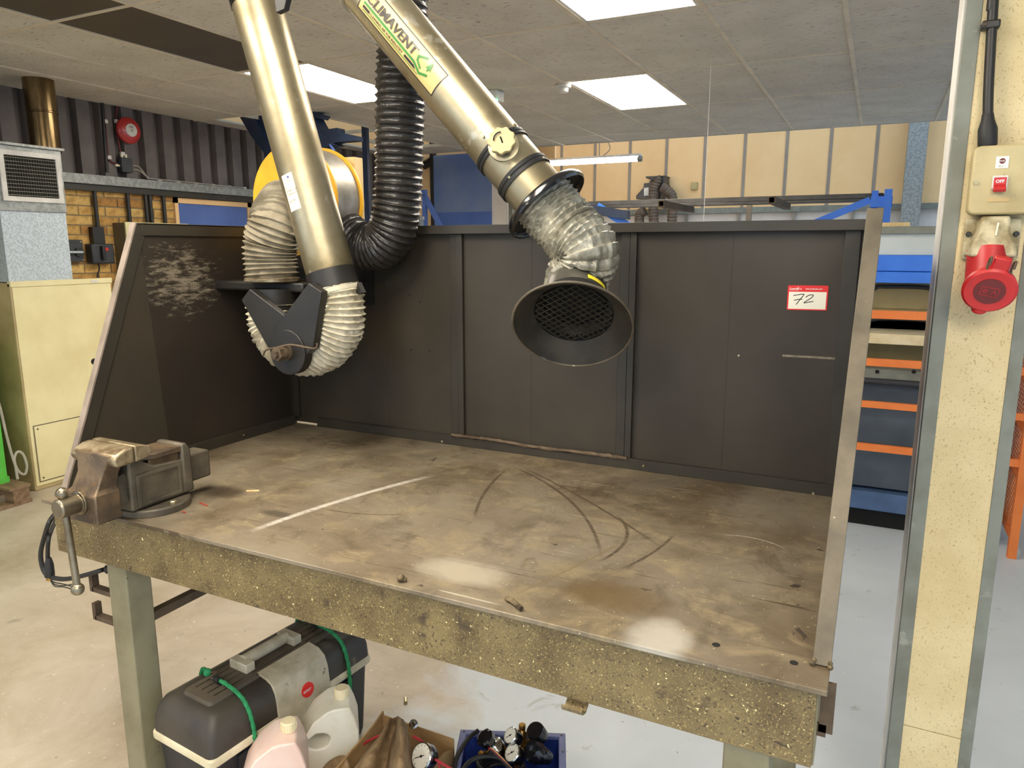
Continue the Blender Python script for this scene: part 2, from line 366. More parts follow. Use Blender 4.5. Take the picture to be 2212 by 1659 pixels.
def hose_mb(pts, r, pitch, amp, wr=0, n=36, seed=0, sub=6):
    """corrugated hose: sharp wire ridge every pitch, fabric sagging in between, optional crumple"""
    import bisect
    pts = resample(pts, pitch / (sub * 1.4)); cum, phs = [0.0], [0.0]
    for k in range(1, len(pts)):
        ds = (pts[k] - pts[k - 1]).length; kap = 0
        k0, k1 = max(0, k - 5), min(len(pts) - 1, k + 5)
        a_, b_, c_ = pts[k0], pts[k], pts[k1]
        if (b_ - a_).length > 1e-6 and (c_ - b_).length > 1e-6: kap = (b_ - a_).angle(c_ - b_) / max(1e-6, (c_ - a_).length / 2)
        cum.append(cum[-1] + ds); phs.append(phs[-1] + ds * (1 + .75 * r * min(kap, 14)) / pitch)
    def rf(L, a):
        k = min(len(cum) - 1, max(0, bisect.bisect_left(cum, L - 1e-7)))
        ph = phs[k] % 1.0
        rid = (abs(ph - .5) * 2) ** 2.2
        rr = r - amp + amp * rid
        if wr > .012:
            fold = abs(noise.noise(V((math.cos(a) * 3.2 + seed, math.sin(a) * 3.2, L * 70 + a)))) + .5 * abs(noise.noise(V((math.cos(a) * 8 + seed, math.sin(a) * 8, L * 120 - 2 * a))))
            rr += wr * (.34 - fold) * (1 - .4 * rid)
        elif wr: rr += wr * (1 - rid) * (noise.noise(V((math.cos(a) * 5 + seed, math.sin(a) * 5, L * 38))) * 1.0 + noise.noise(V((math.cos(a) * 11, math.sin(a) * 11 + seed, L * 80))) * .5) + wr * .35 * noise.noise(V((math.cos(a) * 1.7, math.sin(a) * 1.7 + seed, L * 9)))
        return rr
    return MB().tube(pts, r, n, rf)
def circ(c, x, y, r, n=24, ph=0): return [V(c) + V(x) * (r * math.cos(2 * math.pi * k / n + ph)) + V(y) * (r * math.sin(2 * math.pi * k / n + ph)) for k in range(n)]
def bolt(name, parent, p, d, r=.006, h=.005, m='bolt'):
    return build(name, MB().lathe([(r, 0), (r, h * .8), (r * .8, h)], p, d, 6), m, parent)
def text_mesh(txt, size, shear=0, off=0, spacing=1, sx=1, align='LEFT'):
    c = bpy.data.curves.new('lettering', 'FONT'); c.body = txt; c.size = size; c.shear = shear; c.offset = off
    c.space_character = spacing; c.align_x = align; c.resolution_u = 3
    o = bpy.data.objects.new('lettering_tmp', c); col.objects.link(o)
    dg = bpy.context.evaluated_depsgraph_get(); dg.update(); me = bpy.data.meshes.new_from_object(o.evaluated_get(dg))
    vs_ = [(v.co.x * sx, v.co.y) for v in me.vertices]; fs = [list(p.vertices) for p in me.polygons]
    bpy.data.objects.remove(o); bpy.data.curves.remove(c); bpy.data.meshes.remove(me)
    return vs_, fs
def put_text(mb, txt, size, fmap, at2=(0, 0), **kw):
    vs_, fs = text_mesh(txt, size, **kw); i = mb._a([fmap(x + at2[0], y + at2[1]) for x, y in vs_])
    for f in fs: mb.f.append([i + k for k in f])
    return mb
def flatpoly(mb, pts, fmap):
    i = mb._a([fmap(x, y) for x, y in pts]); mb.f.append([i + k for k in range(len(pts))]); return mb
def stroke(mb, pts, w, fmap):
    P = [V((x, y)) for x, y in pts]; n = len(P); rows = []
    for k in range(n):
        d0 = (P[k] - P[k - 1]).normalized() if k else (P[1] - P[0]).normalized()
        d1 = (P[k + 1] - P[k]).normalized() if k < n - 1 else d0
        d = (d0 + d1); d = d.normalized() if d.length > 1e-3 else d0
        m = 1 / max(.5, d.dot(d1)); nrm = V((-d.y, d.x)) * (w / 2 * m)
        e = d0 * (w * .3 if k == n - 1 else -w * .3 if k == 0 else 0)
        rows.append((P[k] + e - nrm, P[k] + e + nrm))
    i = mb._a([fmap(q.x, q.y) for r in rows for q in r])
    for k in range(n - 1): mb.f.append([i + 2 * k, i + 2 * k + 2, i + 2 * k + 3, i + 2 * k + 1])
    return mb

# ================================================================== SETTING
floor_material()
ZC = 2.715; XW = -5.63
fl = struct('floor', MB().box(-9, 7, -6, 14, -.05, 0), 'floor_concrete')

# ceiling: grid 0.6 x 1.2 m, each tile a piece of its own
GX = [-1.433 + .6 * k for k in range(-7, 7)]
GY = [2.52 + 1.2 * k for k in range(-5, 5)] + [7.86]
ceil = struct('ceiling', MB().box(-7, 7, -4, 4.9, 3.2, 3.25).box(-4.43, 7, 4.9, 7.86, 3.2, 3.25), 'dark_void')
LIGHTS = {(7, 5), (6, 7), (3, 6)}           # in view, (column of GX, row of GY)
MORE = {(5, 3), (7, 3), (10, 2), (3, 1), (8, 1), (11, 1)}   # same fittings assumed outside the frame, added to light the bench
DARK = {(3, 5), (3, 4)}
HOLE = {(0, 7), (1, 7), (0, 8), (1, 8)}
MORE -= DARK
LIGHT_CELLS = LIGHTS | MORE
for i in range(len(GX) - 1):
    for j in range(len(GY) - 1):
        if (i, j) in LIGHT_CELLS or (i, j) in HOLE: continue
        x0, x1, y0, y1 = GX[i], GX[i + 1], GY[j], GY[j + 1]
        if x0 < XW: x0 = XW
        if x1 - x0 < .02: continue
        sag = random.uniform(0, .004)
        build('ceiling_tile', MB().box(x0 + .008, x1 - .008, y0 + .008, y1 - .008, ZC + .002 - sag * 0 + random.uniform(0, .003), ZC + .018), 'tile_dark' if (i, j) in DARK else 'tile', ceil)
for x in GX:
    if x < XW: continue
    build('grid_bar', MB().box(x - .012, x + .012, GY[0], GY[-1], ZC - .003, ZC + .03), 'grid', ceil)
for y in GY[:-1]:
    build('grid_bar', MB().box(XW, GX[-1], y - .012, y + .012, ZC - .0005, ZC + .03), 'grid', ceil)
build('fascia', MB().box(-4.43, GX[-1], 7.86, 7.875, ZC, 3.2), 'tile', ceil)

light_names = {(7, 5): 'recessed ceiling light panel above the branded extraction duct', (6, 7): 'recessed ceiling light panel beside the smoke detector', (3, 6): 'recessed ceiling light panel behind the black hose'}
for i, j in sorted(LIGHT_CELLS):
    x0, x1, y0, y1 = GX[i], GX[i + 1], GY[j], GY[j + 1]
    t = thing('ceiling_light', light_names.get((i, j), 'unseen recessed ceiling light panel added over the workshop floor'), 'light', ((x0 + x1) / 2, (y0 + y1) / 2, ZC), 'recessed ceiling lights')
    a, b = .014, .03
    rect = lambda q, z: [(x0 + q, y0 + q, z), (x1 - q, y0 + q, z), (x1 - q, y1 - q, z), (x0 + q, y1 - q, z)]
    build('frame', MB().frame(rect(a, ZC), rect(b, ZC), (0, 0, .04)), 'white_trim', t)
    build('diffuser', MB().box(x0 + b, x1 - b, y0 + b, y1 - b, ZC + .004, ZC + .012), 'diffuser', t)

# left wall: brick below, galvanised beam, dark profiled sheet above
wl = struct('wall_left', MB().box(XW - .3, XW - .06, -1, 12.2, 0, 5.2), 'mortar')
build('mortar_bed', MB().box(XW - .05, XW - .006, 2.5, 4.62, 0, 2.04), 'mortar', wl)
me_cache = {}
random.seed(11)
for row in range(0, 25):
    z0 = 1.40 - .075 * 0 + (row - 10) * .075
    if z0 < .95 or z0 > 2.03: continue
    z0 = round(z0, 3)
    y = 3.3 - (.1125 if row % 2 else 0)
    while y < 4.62:
        L = .215; y1 = min(y + L, 4.62)
        if y1 - y > .03 and y1 > 3.38:
            full = y1 - y > .2
            key = (full and 1, random.randrange(4))
            ox = random.uniform(-.003, .002)
            if full and key in me_cache:
                o = bpy.data.objects.new('brick', me_cache[key]); col.objects.link(o)
            else:
                o = None
            if o is None:
                mb = MB().box(-.10, .0, 0, y1 - y, 0, min(.065, 2.04 - z0)); me = mb.mesh('brick', (0, 0, 0)); me.materials.append(MATS['brick%d' % key[1]])
                if full and z0 + .065 < 2.04: me_cache[key] = me
                o = bpy.data.objects.new('brick', me); col.objects.link(o)
            o.parent = wl; o.location = (XW + ox, y, z0)
        y += .225
def corrug(y0, y1, z0, z1, pitch=.19, dep=.065):
    mb = MB(); pts = []; y = y0
    while y < y1:
        for dy, dx in ((0, 0), (.105, 0), (.115, -dep), (.178, -dep)): pts.append((XW + .02 + dx, min(y + dy, y1)))
        y += pitch
    i = mb._a([(x, yy, z) for z in (z0, z1) for x, yy in pts]); n = len(pts)
    for k in range(n - 1): mb.f.append([i + k, i + k + 1, i + n + k + 1, i + n + k])
    return mb
build('profiled_sheet', corrug(.0, 12.0, 2.15, 2.74), 'corrugated', wl, sharp=20)
build('upper_lining', MB().box(XW - .01, XW + .03, 0, 12.0, 2.74, 5.2), 'beige_wall', wl)
for yy in (4.92, 6.12): build('edge_tile', MB().box(XW, XW + .22, yy + .01, yy + 1.19, ZC + .002, ZC + .018), 'tile', ceil)
build('steel_beam', MB().box(XW, XW + .09, 3.0, 7.8, 2.085, 2.155), 'galv', wl)
build('soffit', MB().box(XW, XW + .06, 3.0, 7.8, 2.035, 2.085), 'panel_frame', wl)
for k in range(7): build('cable_clip', MB().box(XW + .03, XW + .05, 4.45 + .19 * k, 4.49 + .19 * k, 2.155, 2.175), 'white_trim', wl)
dr = struct('door_1', MB().box(XW - .02, XW + .006, 4.66, 5.47, 0, 1.985), 'blue_door')
build('door_frame', MB().box(XW - .01, XW + .02, 5.47, 5.52, 0, 2.03).box(XW - .01, XW + .02, 4.625, 5.52, 1.985, 2.03).box(XW - .01, XW + .02, 4.625, 4.66, 0, 2.03), 'beige_wall', dr)

# far wall of the hall: beige panels between grey cover strips, white below
YB = 11.9
wb = struct('wall_back', MB().box(-9, 7, YB + .03, YB + .2, 0, 5.2), 'white_wall')
x = -4.94 - .6 * 6
while x < 6:
    build('wall_panel', MB().box(x + .02, x + .58, YB, YB + .03, 2.20, 5.2), 'beige_wall', wb)
    build('cover_strip', MB().box(x - .022, x + .022, YB - .012, YB + .03, 2.2, 5.2), 'seam', wb)
    x += .6
build('rail', MB().box(-8, 6, YB - .06, YB, 2.12, 2.2), 'galv_dull', wb)
for k in range(16): build('rail_bracket', MB().box(-6 + .8 * k, -5.96 + .8 * k, YB - .03, YB, 1.6, 2.12), 'seam', wb)
# partition with blue sheet at the edge of the lowered ceiling
wp = struct('wall_partition', MB().box(-4.98, -4.17, 7.9, 7.94, 0, 2.70), 'blue_sheet')
build('sheet', MB().box(-4.94, -4.17, 7.895, 7.90, 0, 2.02), 'blue_door', wp)
build('post', MB().box(-5.02, -4.98, 7.88, 7.96, 0, 2.9), 'panel_frame', wp)
build('post', MB().box(-4.17, -3.98, 7.90, 7.96, 0, 2.6), 'white_wall', wp)
build('post', MB().box(-3.95, -3.90, 7.90, 7.96, 0, 2.45), 'galv_dull', wp)
build('cladding', MB().box(XW, -5.02, 7.94, 7.98, 0, 2.9), 'beige_wall', wp)
build('upper_lining', MB().box(XW, -3.4, 7.98, 8.02, 2.6, 5.0), 'beige_wall', wp)

# ================================================================== WELDING BENCH
X0, X1, Y0, Y1, ZT, PT = -2.02, -.015, 1.147, 2.155, .915, 1.671
XB = -.036
bench = thing('welding_bench', 'long steel welding bench with dark metal screens on three sides', 'workbench', (-1.025, (Y0 + Y1) / 2, 0))
bo = worg(bench)
def tl(p): return (p.x - bo.x, p.y - bo.y)
q = [tl(on(u, v, 'z', ZT)) for u, v in ((545, 1143), (700, 1082), (930, 1030))]
def parab(p):
    (x1, y1), (x2, y2), (x3, y3) = p
    d = (x1 - x2) * (x1 - x3) * (x2 - x3)
    a = (x3 * (y2 - y1) + x2 * (y1 - y3) + x1 * (y3 - y2)) / d
    b = (x3 * x3 * (y1 - y2) + x2 * x2 * (y3 - y1) + x1 * x1 * (y2 - y3)) / d
    return a, b, y1 - a * x1 * x1 - b * x1
def arc(u0, v0, um, vm, u1, v1, w, cc):
    p0, pm_, p1 = tl(on(u0, v0, 'z', ZT)), tl(on(um, vm, 'z', ZT)), tl(on(u1, v1, 'z', ZT))
    L = math.hypot(p1[0] - p0[0], p1[1] - p0[1]); dx, dy = (p1[0] - p0[0]) / L, (p1[1] - p0[1]) / L
    S_ = (pm_[0] - p0[0]) * dx + (pm_[1] - p0[1]) * dy; N_ = -(pm_[0] - p0[0]) * dy + (pm_[1] - p0[1]) * dx
    return (p0, p1, N_ * L * L / (4 * S_ * (L - S_)), w, cc)
dk_ = s(74, 61, 45)
ARCS = [arc(535, 1150, 740, 1080, 945, 1025, .013, s(192, 185, 174)), arc(1025, 1120, 1050, 1060, 1100, 1010, .006, dk_), arc(1100, 1005, 1240, 1090, 1300, 1210, .006, dk_),
        arc(1130, 1010, 1300, 1100, 1440, 1190, .005, dk_), arc(1290, 1215, 1350, 1170, 1330, 1110, .006, dk_), arc(1340, 1230, 1400, 1200, 1460, 1150, .005, dk_), arc(680, 1095, 780, 1110, 900, 1110, .003, dk_),
        arc(1360, 1140, 1420, 1200, 1470, 1180, .004, dk_), arc(1560, 1155, 1640, 1165, 1700, 1187, .002, s(210, 204, 190)), arc(1100, 1290, 1250, 1220, 1380, 1150, .004, s(120, 104, 78))]
OIL = []
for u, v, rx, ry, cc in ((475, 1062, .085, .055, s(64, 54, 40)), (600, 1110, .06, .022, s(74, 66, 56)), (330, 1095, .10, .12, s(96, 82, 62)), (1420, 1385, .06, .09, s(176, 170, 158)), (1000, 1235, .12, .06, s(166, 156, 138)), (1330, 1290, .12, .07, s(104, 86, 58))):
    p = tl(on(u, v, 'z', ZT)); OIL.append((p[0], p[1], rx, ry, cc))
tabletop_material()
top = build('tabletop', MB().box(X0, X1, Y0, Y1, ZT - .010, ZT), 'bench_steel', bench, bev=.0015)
for u, v in ((1547, 1393), (1715, 1432)):
    p = on(u, v, 'z', ZT); build('bolt_hole', MB().cyl(p + V((0, 0, -.002)), p + V((0, 0, .0006)), .007, n=14), 'dark_void', top)
AP = ZT - .010
ap = build('apron', MB().box(X0 + .03, X1 - .015, Y0 + .013, Y0 + .021, .765, AP).box(X0 + .03, X1 - .015, Y0 + .021, Y0 + .06, .765, .773), 'apron', bench, bev=.001)
build('apron', MB().box(X0 + .03, X1 - .015, Y1 - .03, Y1 - .02, .765, AP), 'leg_paint', bench)
for xx in (X0 + .03, X1 - .02): build('apron', MB().box(xx, xx + .008, Y0 + .021, Y1 - .03, .765, AP), 'leg_paint', bench)
for xx in (-1.814, -.172):
    for yy in (1.178, 2.03):
        build('leg', MB().box(xx, xx + .077, yy, yy + .075, 0, .905 if yy > 1.5 else AP), 'leg_paint', bench, bev=.004)
build('side_rail', MB().box(-1.77, -1.745, 1.25, 2.03, .565, .59), 'rust_bar', bench)
for zz in (.555, .642):
    build('cable_hook', MB().box(-1.915, -1.81, 1.195, 1.215, zz, zz + .014).box(-1.925, -1.911, 1.195, 1.215, zz, zz + .05), 'rust_bar', bench)
hp = on(1240, 1530, 'y', Y0 + .016)
hpr = [(y + .020, z + .012) for y, z in [(Y0 + .014, .755), (Y0 + .014, .752), (Y0 + .008, .738), (Y0 - .006, .731), (Y0 - .020, .735), (Y0 - .026, .746), (Y0 - .022, .747), (Y0 - .017, .740), (Y0 - .006, .736), (Y0 + .005, .742), (Y0 + .010, .754), (Y0 + .010, .755)]]
build('hook_plate', MB().prism([(hp.x - .018, y, z) for y, z in hpr], (.042, 0, 0)), 'apron', bench)
p0 = on(1768, 1500, 'x', X1 + .0)
build('side_handle', MB().bar((X1 + .001, Y0 + .045, .905), (X1 + .001, Y0 + .045, .815), .006, .022).bar((X1 + .002, Y0 + .045, .818), (X1 - .03, Y0 + .045, .818), .006, .022), 'rust_bar', bench)
# --- back screen
bp = build('back_screen', MB().box(X0, XB, Y1 - .004, Y1, ZT + .007, PT), 'panel', bench)
def strip(x0, x1, z0, z1, d=.012): return MB().box(x0, x1, Y1 - .004 - d, Y1 - .004, z0, z1)
build('top_rail', strip(X0, XB - .0, PT - .028, PT, .03), 'panel_frame', bp, bev=.001)
xr = on(1835, 800, 'y', Y1 - .01).x
for ua, ub in ((974, 990), (990, 1003), (1338, 1358), (1358, 1373)):
    xa, xb = on(ua, 700, 'y', Y1 - .01).x, on(ub, 700, 'y', Y1 - .01).x
    build('stiffener', strip(xa, xb - .002, ZT + .03, PT - .028, .010 if ua in (974, 1338) else .014), 'panel_frame', bp, bev=.0008)
build('end_rail', strip(XB - .045, XB - .008, ZT + .03, PT - .028), 'panel_frame', bp, bev=.0008)
build('end_rail', strip(X0, X0 + .03, ZT + .03, PT - .028), 'panel_frame', bp, bev=.0008)
build('bottom_angle', strip(-1.90, XB - .01, ZT, ZT + .034, .016), 'panel_frame', bp, bev=.001)
for u in (835, 1148, 1575):
    xa = on(u, 700, 'y', Y1 - .004).x; build('sheet_joint', MB().box(xa - .25 if u != 1575 else xa, xa, Y1 - .0048, Y1 - .004, ZT + .034, PT - .028), 'panel', bp)
for u, v in ((908, 652), (888, 755), (928, 758), (885, 637), (955, 954), (1390, 1006), (1757, 1066), (1596, 768)):
    p = on(u, v, 'y', Y1 - .004 if v < 900 else Y1 - .02); bolt('rivet', bp, p, (0, -1, 0), .004, .003, 'bolt' if v > 760 else 'black_paint')
sc1, sc2 = on(1690, 768, 'y', Y1 - .004), on(1815, 775, 'y', Y1 - .004)
build('paint_scrape', MB().bar(sc1 + V((0, -.0004, 0)), sc2 + V((0, -.0004, 0)), .001, .006), 'scrape', bp)
pts = smooth([on(u, v, 'y', Y1 - .02) for u, v in ((975, 940), (1060, 950), (1150, 965), (1260, 978), (1355, 990))], 14)
def crust(L, a): return .006 + .004 * noise.noise(V((L * 60, a, 3)))
build('rust_crust', MB().tube(pts, .006, 8, crust), 'rust_bar', bp)
# --- side screens: trapezoids, front edge leaning back
def side(xin, sgn, name, yt=1.515, yb=1.215):
    prof = [(yb, ZT), (Y1 - .004, ZT), (Y1 - .004, PT), (yt, PT)]
    sp = build(name, MB().prism([(xin, y, z) for y, z in prof], (-sgn * .003, 0, 0)), 'panel', bench)
    dv = V((0, yt - yb, PT - ZT)).normalized(); nv = V((0, dv.z, -dv.y))
    w = .036
    A, B = V((xin, yb, ZT)), V((xin, yt, PT))
    k = w / dv.z
    # inner flange of the angle along the sloping edge, its front flange, the top rail and bottom angle
    build('edge_angle', MB().prism([A, V((xin, yb + k, ZT)), V((xin, yt + k, PT)), B], (sgn * .006, 0, 0)), 'panel_frame', sp, bev=.0008)
    return sp, A, B, nv, dv
sl, A, B, nv, dv = side(X0 + .004, 1, 'side_screen')
build('front_flange', MB().prism([A + V((-.016, 0, 0)), A + V((.007, 0, 0)), B + V((.007, 0, 0)), B + V((-.016, 0, 0))], -nv * .006), 'edge_pale', sl, bev=.0008)
build('top_rail', MB().box(X0 + .004, X0 + .012, 1.53, Y1 - .03, PT - .036, PT).box(X0 - .014, X0 + .012, 1.515, Y1 - .0, PT - .004, PT + .001), 'panel_frame', sl, bev=.0008)
build('bottom_angle', MB().box(X0 + .004, X0 + .02, 1.25, Y1 - .03, ZT, ZT + .034), 'panel_frame', sl, bev=.001)
for yy in (1.52, 1.86): bolt('rivet', sl, (X0 + .02, yy, ZT + .018), (1, 0, 0), .004, .003)
# worn patch where tools rubbed the paint off
wm = bpy.data.materials.new('rubbed_metal'); wm.use_nodes = True; nt = wm.node_tree; pb = nt.nodes['Principled BSDF']
co = coords(nt); sx = nt.nodes.new('ShaderNodeSeparateXYZ'); nt.links.new(co, sx.inputs[0])
nn = ntex(nt, coords(nt, (1, 1.2, 4.4)), 16, 10, .8, .2)
cy_, cz_ = 1.66 - bo.y, 1.50
e = math_(nt, 'ADD', math_(nt, 'POWER', math_(nt, 'DIVIDE', math_(nt, 'SUBTRACT', sx.outputs[1], cy_), .20), 2.0), math_(nt, 'POWER', math_(nt, 'DIVIDE', math_(nt, 'SUBTRACT', sx.outputs[2], cz_), .15), 2.0))
kk = ramp(nt, math_(nt, 'SUBTRACT', nn, math_(nt, 'MULTIPLY', e, .20)), .42, .56)
k2 = ramp(nt, ntex(nt, coords(nt, (1, .5, 4)), 16, 8, .8), .67, .72)
bse = mix(nt, k2, mix(nt, ramp(nt, ntex(nt, co, 4), .35, .7), s(48, 40, 32), s(38, 32, 26)), s(92, 82, 66))
nt.links.new(mix(nt, kk, bse, s(128, 118, 100)), pb.inputs['Base Color']); pb.inputs['Roughness'].default_value = .48
MATS['rubbed_metal'] = wm
yj = on(305, 540, 'x', X0 + .006).y
build('inner_sheet', MB().prism([(X0 + .004, yj + .04, ZT + .034), (X0 + .004, Y1 - .035, ZT + .034), (X0 + .004, Y1 - .035, PT - .036), (X0 + .004, yj, PT - .036)], (.0015, 0, 0)), 'rubbed_metal', sl)
yt, yb = 1.60, 1.222          # right-hand screen leans out a little at the top
xr_ = lambda z: -.017 + (z - ZT) / (PT - ZT) * .017
sr = build('side_screen', MB().prism([(xr_(z), y, z) for y, z in ((yb, ZT), (Y1 - .004, ZT), (Y1 - .004, PT), (yt, PT))], (.002, 0, 0)), 'panel', bench)
A, B = V((xr_(ZT), yb, ZT)), V((xr_(PT), yt, PT)); dv = V((0, yt - yb, PT - ZT)).normalized(); nv = V((0, dv.z, -dv.y)); k = .036 / dv.z
build('edge_angle', MB().prism([A, A + V((0, k, 0)), B + V((0, k, 0)), B], (-.006, 0, 0)), 'panel_frame', sr, bev=.0008)
build('front_flange', MB().prism([A + V((-.026, 0, 0)), A + V((.003, 0, 0)), B + V((.003, 0, 0)), B + V((-.026, 0, 0))], -nv * .006), 'panel_edge', sr, bev=.0008)
build('top_rail', MB().box(-.026, .003, yt, Y1, PT - .004, PT + .001), 'panel_frame', sr)
for dx in (-.026, .002):
    build('weld_bead', MB().ball(A + V((dx, -.006, .003)), .005, 8, 6).ball(A + V((dx * .9, -.004, .009)), .004, 8, 6), 'slag', sr)

# --- lot sticker on the back screen
lp = [on(u, v, 'y', Y1 - .0045) for u, v in ((1699, 669), (1786, 669), (1786, 612), (1699, 612))]
lw = lp[1].x - lp[0].x; lh = lw * .655; lx, lz = lp[0].x, lp[0].z
lot = thing('lot_sticker', 'red and white lot sticker marked 72 on the dark back screen', 'sticker', (lx + lw / 2, Y1 - .0045, lz))
def lm(d): return lambda x, y: (lx + x * lw, Y1 - .0048 - d, lz + y * lw + .012 * x * lw)
def rrect(x0, y0, x1, y1, r, n=4):
    out = []
    for cx, cy, a0 in ((x1 - r, y0 + r, -90), (x1 - r, y1 - r, 0), (x0 + r, y1 - r, 90), (x0 + r, y0 + r, 180)):
        for k in range(n + 1): t = math.radians(a0 + 90 * k / n); out.append((cx + r * math.cos(t), cy + r * math.sin(t)))
    return out
build('card', MB().prism([lm(0)(x, y) for x, y in rrect(0, 0, 1, .655, .03)], (0, -.0006, 0)), 'lot_red', lot)
build('writing_area', flatpoly(MB(), [(.035, .03), (.965, .03), (.965, .485), (.035, .485)], lm(.0008)), 'lot_white', lot)
mb = MB(); put_text(mb, 'Cottrill&Co.', .068, lm(.001), (.04, .545), off=.001, sx=.92); put_text(mb, 'www.cottandco.com', .058, lm(.001), (.44, .548), off=.001, sx=.86)
stroke(mb, [(.255, .51), (.255, .64)], .006, lm(.001)); stroke(mb, [(.04, .53), (.24, .53)], .006, lm(.001)); build('lettering', mb, 'white_print', lot)
mb = MB(); W = .022
def sq(P, n=5): return [(p.x, p.y) for p in smooth([V((x, y, 0)) for x, y in P], n)]
stroke(mb, sq([(.155, .385), (.28, .41), (.395, .425), (.405, .40), (.33, .29), (.27, .20), (.235, .15)]), W, lm(.001))
stroke(mb, sq([(.18, .255), (.28, .285), (.375, .29)]), W, lm(.001))
stroke(mb, sq([(.465, .345), (.53, .395), (.60, .41), (.645, .395), (.60, .33), (.50, .255), (.43, .205), (.45, .195), (.56, .22), (.65, .235)]), W, lm(.001))
build('handwriting', mb, 'ink', lot)

# ================================================================== EXTRACTION ARM (plane y = 1.80)
YA, RT = 1.80, .0745
arm = thing('fume_extractor', 'jointed welding fume extraction arm with round hood and metal ducts', 'fume extractor', on(588, 612, 'y', YA))
P = lambda u, v, y=YA: on(u, v, 'y', y)
t1a, t1b = P(714, 588), P(553, 2)
d1 = build('lower_duct', MB().cyl(t1a, t1b, RT, n=48), 'duct', arm)
ax1 = (t1b - t1a).normalized()
build('collar', MB().cyl(t1a - ax1 * .075, t1a + ax1 * .004, RT + .002, n=40), 'black_paint', arm)
build('collar', MB().cyl(t1b - ax1 * .012, t1b + ax1 * .09, RT + .003, n=40), 'black_gloss', arm)
def cylmap(o, ax, r, ref):      # (x along axis, y around circumference) -> point on a duct
    ax = V(ax).normalized(); f = V(ref); f = (f - ax * f.dot(ax)).normalized(); g = ax.cross(f)
    def m(x, y): a = y / r; return V(o) + ax * x + (f * math.cos(a) + g * math.sin(a)) * r
    return m
# inspection label on the lower duct
tocam = (CAM - (t1a + t1b) / 2)
def find(o, ax, r, tgt):        # angle/axial position of a pixel on a duct
    d = ray(*tgt).normalized(); ax = V(ax).normalized(); w = CAM - V(o)
    dp = d - ax * d.dot(ax); wp = w - ax * w.dot(ax); A_, B_, C_ = dp.dot(dp), 2 * dp.dot(wp), wp.dot(wp) - r * r
    D = B_ * B_ - 4 * A_ * C_; t = (-B_ - math.sqrt(max(D, 0))) / (2 * A_); p = CAM + d * t
    return p, (p - V(o)).dot(ax)
pl, hx = find(t1a, ax1, RT, (628, 415))
dn = -ax1
ref = (pl - t1a) - ax1 * (pl - t1a).dot(ax1)
o_ = t1a + ax1 * hx
def lab(off):
    f = cylmap(o_, dn, RT + off, ref)
    return lambda x, y: f(-y, x)        # x around, y up the duct
def patch(mb, x0, x1, y0, y1, f, nx=10, ny=10):
    i = mb._a([f(x0 + (x1 - x0) * a / nx, y0 + (y1 - y0) * b_ / ny) for b_ in range(ny + 1) for a in range(nx + 1)])
    for b_ in range(ny):
        for a in range(nx): k = i + b_ * (nx + 1) + a; mb.f.append([k, k + 1, k + nx + 2, k + nx + 1])
    return mb
_s = 1 if (lab(0)(.01, 0) - lab(0)(0, 0)).dot(_r) > 0 else -1
L1 = lambda off: (lambda x, y: lab(off)(_s * x, y))
build('inspection_label', patch(MB(), -.022, .022, -.055, .055, L1(.0006)), 'paper', d1)
mb = MB(); put_text(mb, 'ZURICH', .007, L1(.0014), (-.006, .031)); put_text(mb, 'LEV  1', .006, L1(.0014), (-.018, .015)); stroke(mb, [(-.018, .012), (.012, .012)], .0006, L1(.0014))
build('lettering', mb, 'ink_faint', d1)
mb = MB(); put_text(mb, 'EXTRACTOR', .0072, L1(.0014), (-.017, .002)); put_text(mb, 'WORKSHOP', .0066, L1(.0014), (-.015, -.008)); put_text(mb, '8 5:19', .0095, L1(.0014), (-.014, -.030))
build('lettering', mb, 'ink', d1)
build('logo_dot', flatpoly(MB(), [(.006 + .0034 * math.cos(k * .4488), .044 + .0034 * math.sin(k * .4488)) for k in range(14)], L1(.0014)), 'ink_blue', d1)

# upper duct with the maker's decal
t2a, t2b = P(775, -45), P(1177, 438)
ax2 = (t2b - t2a).normalized()
d2 = build('upper_duct', MB().cyl(t2a, t2b, RT, n=48), 'duct', arm)
pbl, xs0 = find(t2a, ax2, RT, (771, 20)); pbr, xe0 = find(t2a, ax2, RT, (932.4, 208.2)); ptr, _ = find(t2a, ax2, RT, (969.5, 162.5))
rad = lambda p: ((p - t2a) - ax2 * (p - t2a).dot(ax2)).normalized()
ref2 = (rad(pbr) + rad(ptr)).normalized(); H = RT * rad(pbr).angle(rad(ptr)) / 2
_g = ax2.cross(ref2); sg = 1 if _g.dot(rad(ptr)) > 0 else -1
def D2(off):
    f = cylmap(t2a, ax2, RT + off, ref2); return lambda x, y: f(x, sg * y)
DX = lambda x: xs0 + (x - 170) / 1871 * (xe0 - xs0)
DY = lambda y: -H + (y + 20) / 450 * 2 * H
ux_ = (xe0 - xs0) / 1871; uy_ = 2 * H / 450
DD = lambda off: (lambda x, y: D2(off)(DX(x), DY(y)))
xa, xb = DX(170), DX(2041)
build('maker_decal', patch(MB(), xa, xb, -H, H, D2(.0005), 20, 14), 'decal', d2)
mb = MB()
for (x0, x1, y0, y1) in ((xa, xb, -H, -H + .003), (xa, xb, H - .003, H), (xa, xa + .003, -H, H), (xb - .003, xb, -H, H)): patch(mb, x0, x1, y0, y1, D2(.0009), 12, 8)
put_text(mb, 'CLEANING AIR FOR INDUSTRY', 62, DD(.0016), (441, 62), off=.6, sx=1.0 * 852 / 905)
flatpoly(mb, [(267, 62), (428, 62), (428, 104), (267, 104)], DD(.0013)); flatpoly(mb, [(1303, 62), (1590, 62), (1530, 104), (1303, 104)], DD(.0013))
build('lettering', mb, 'decal_black', d2)
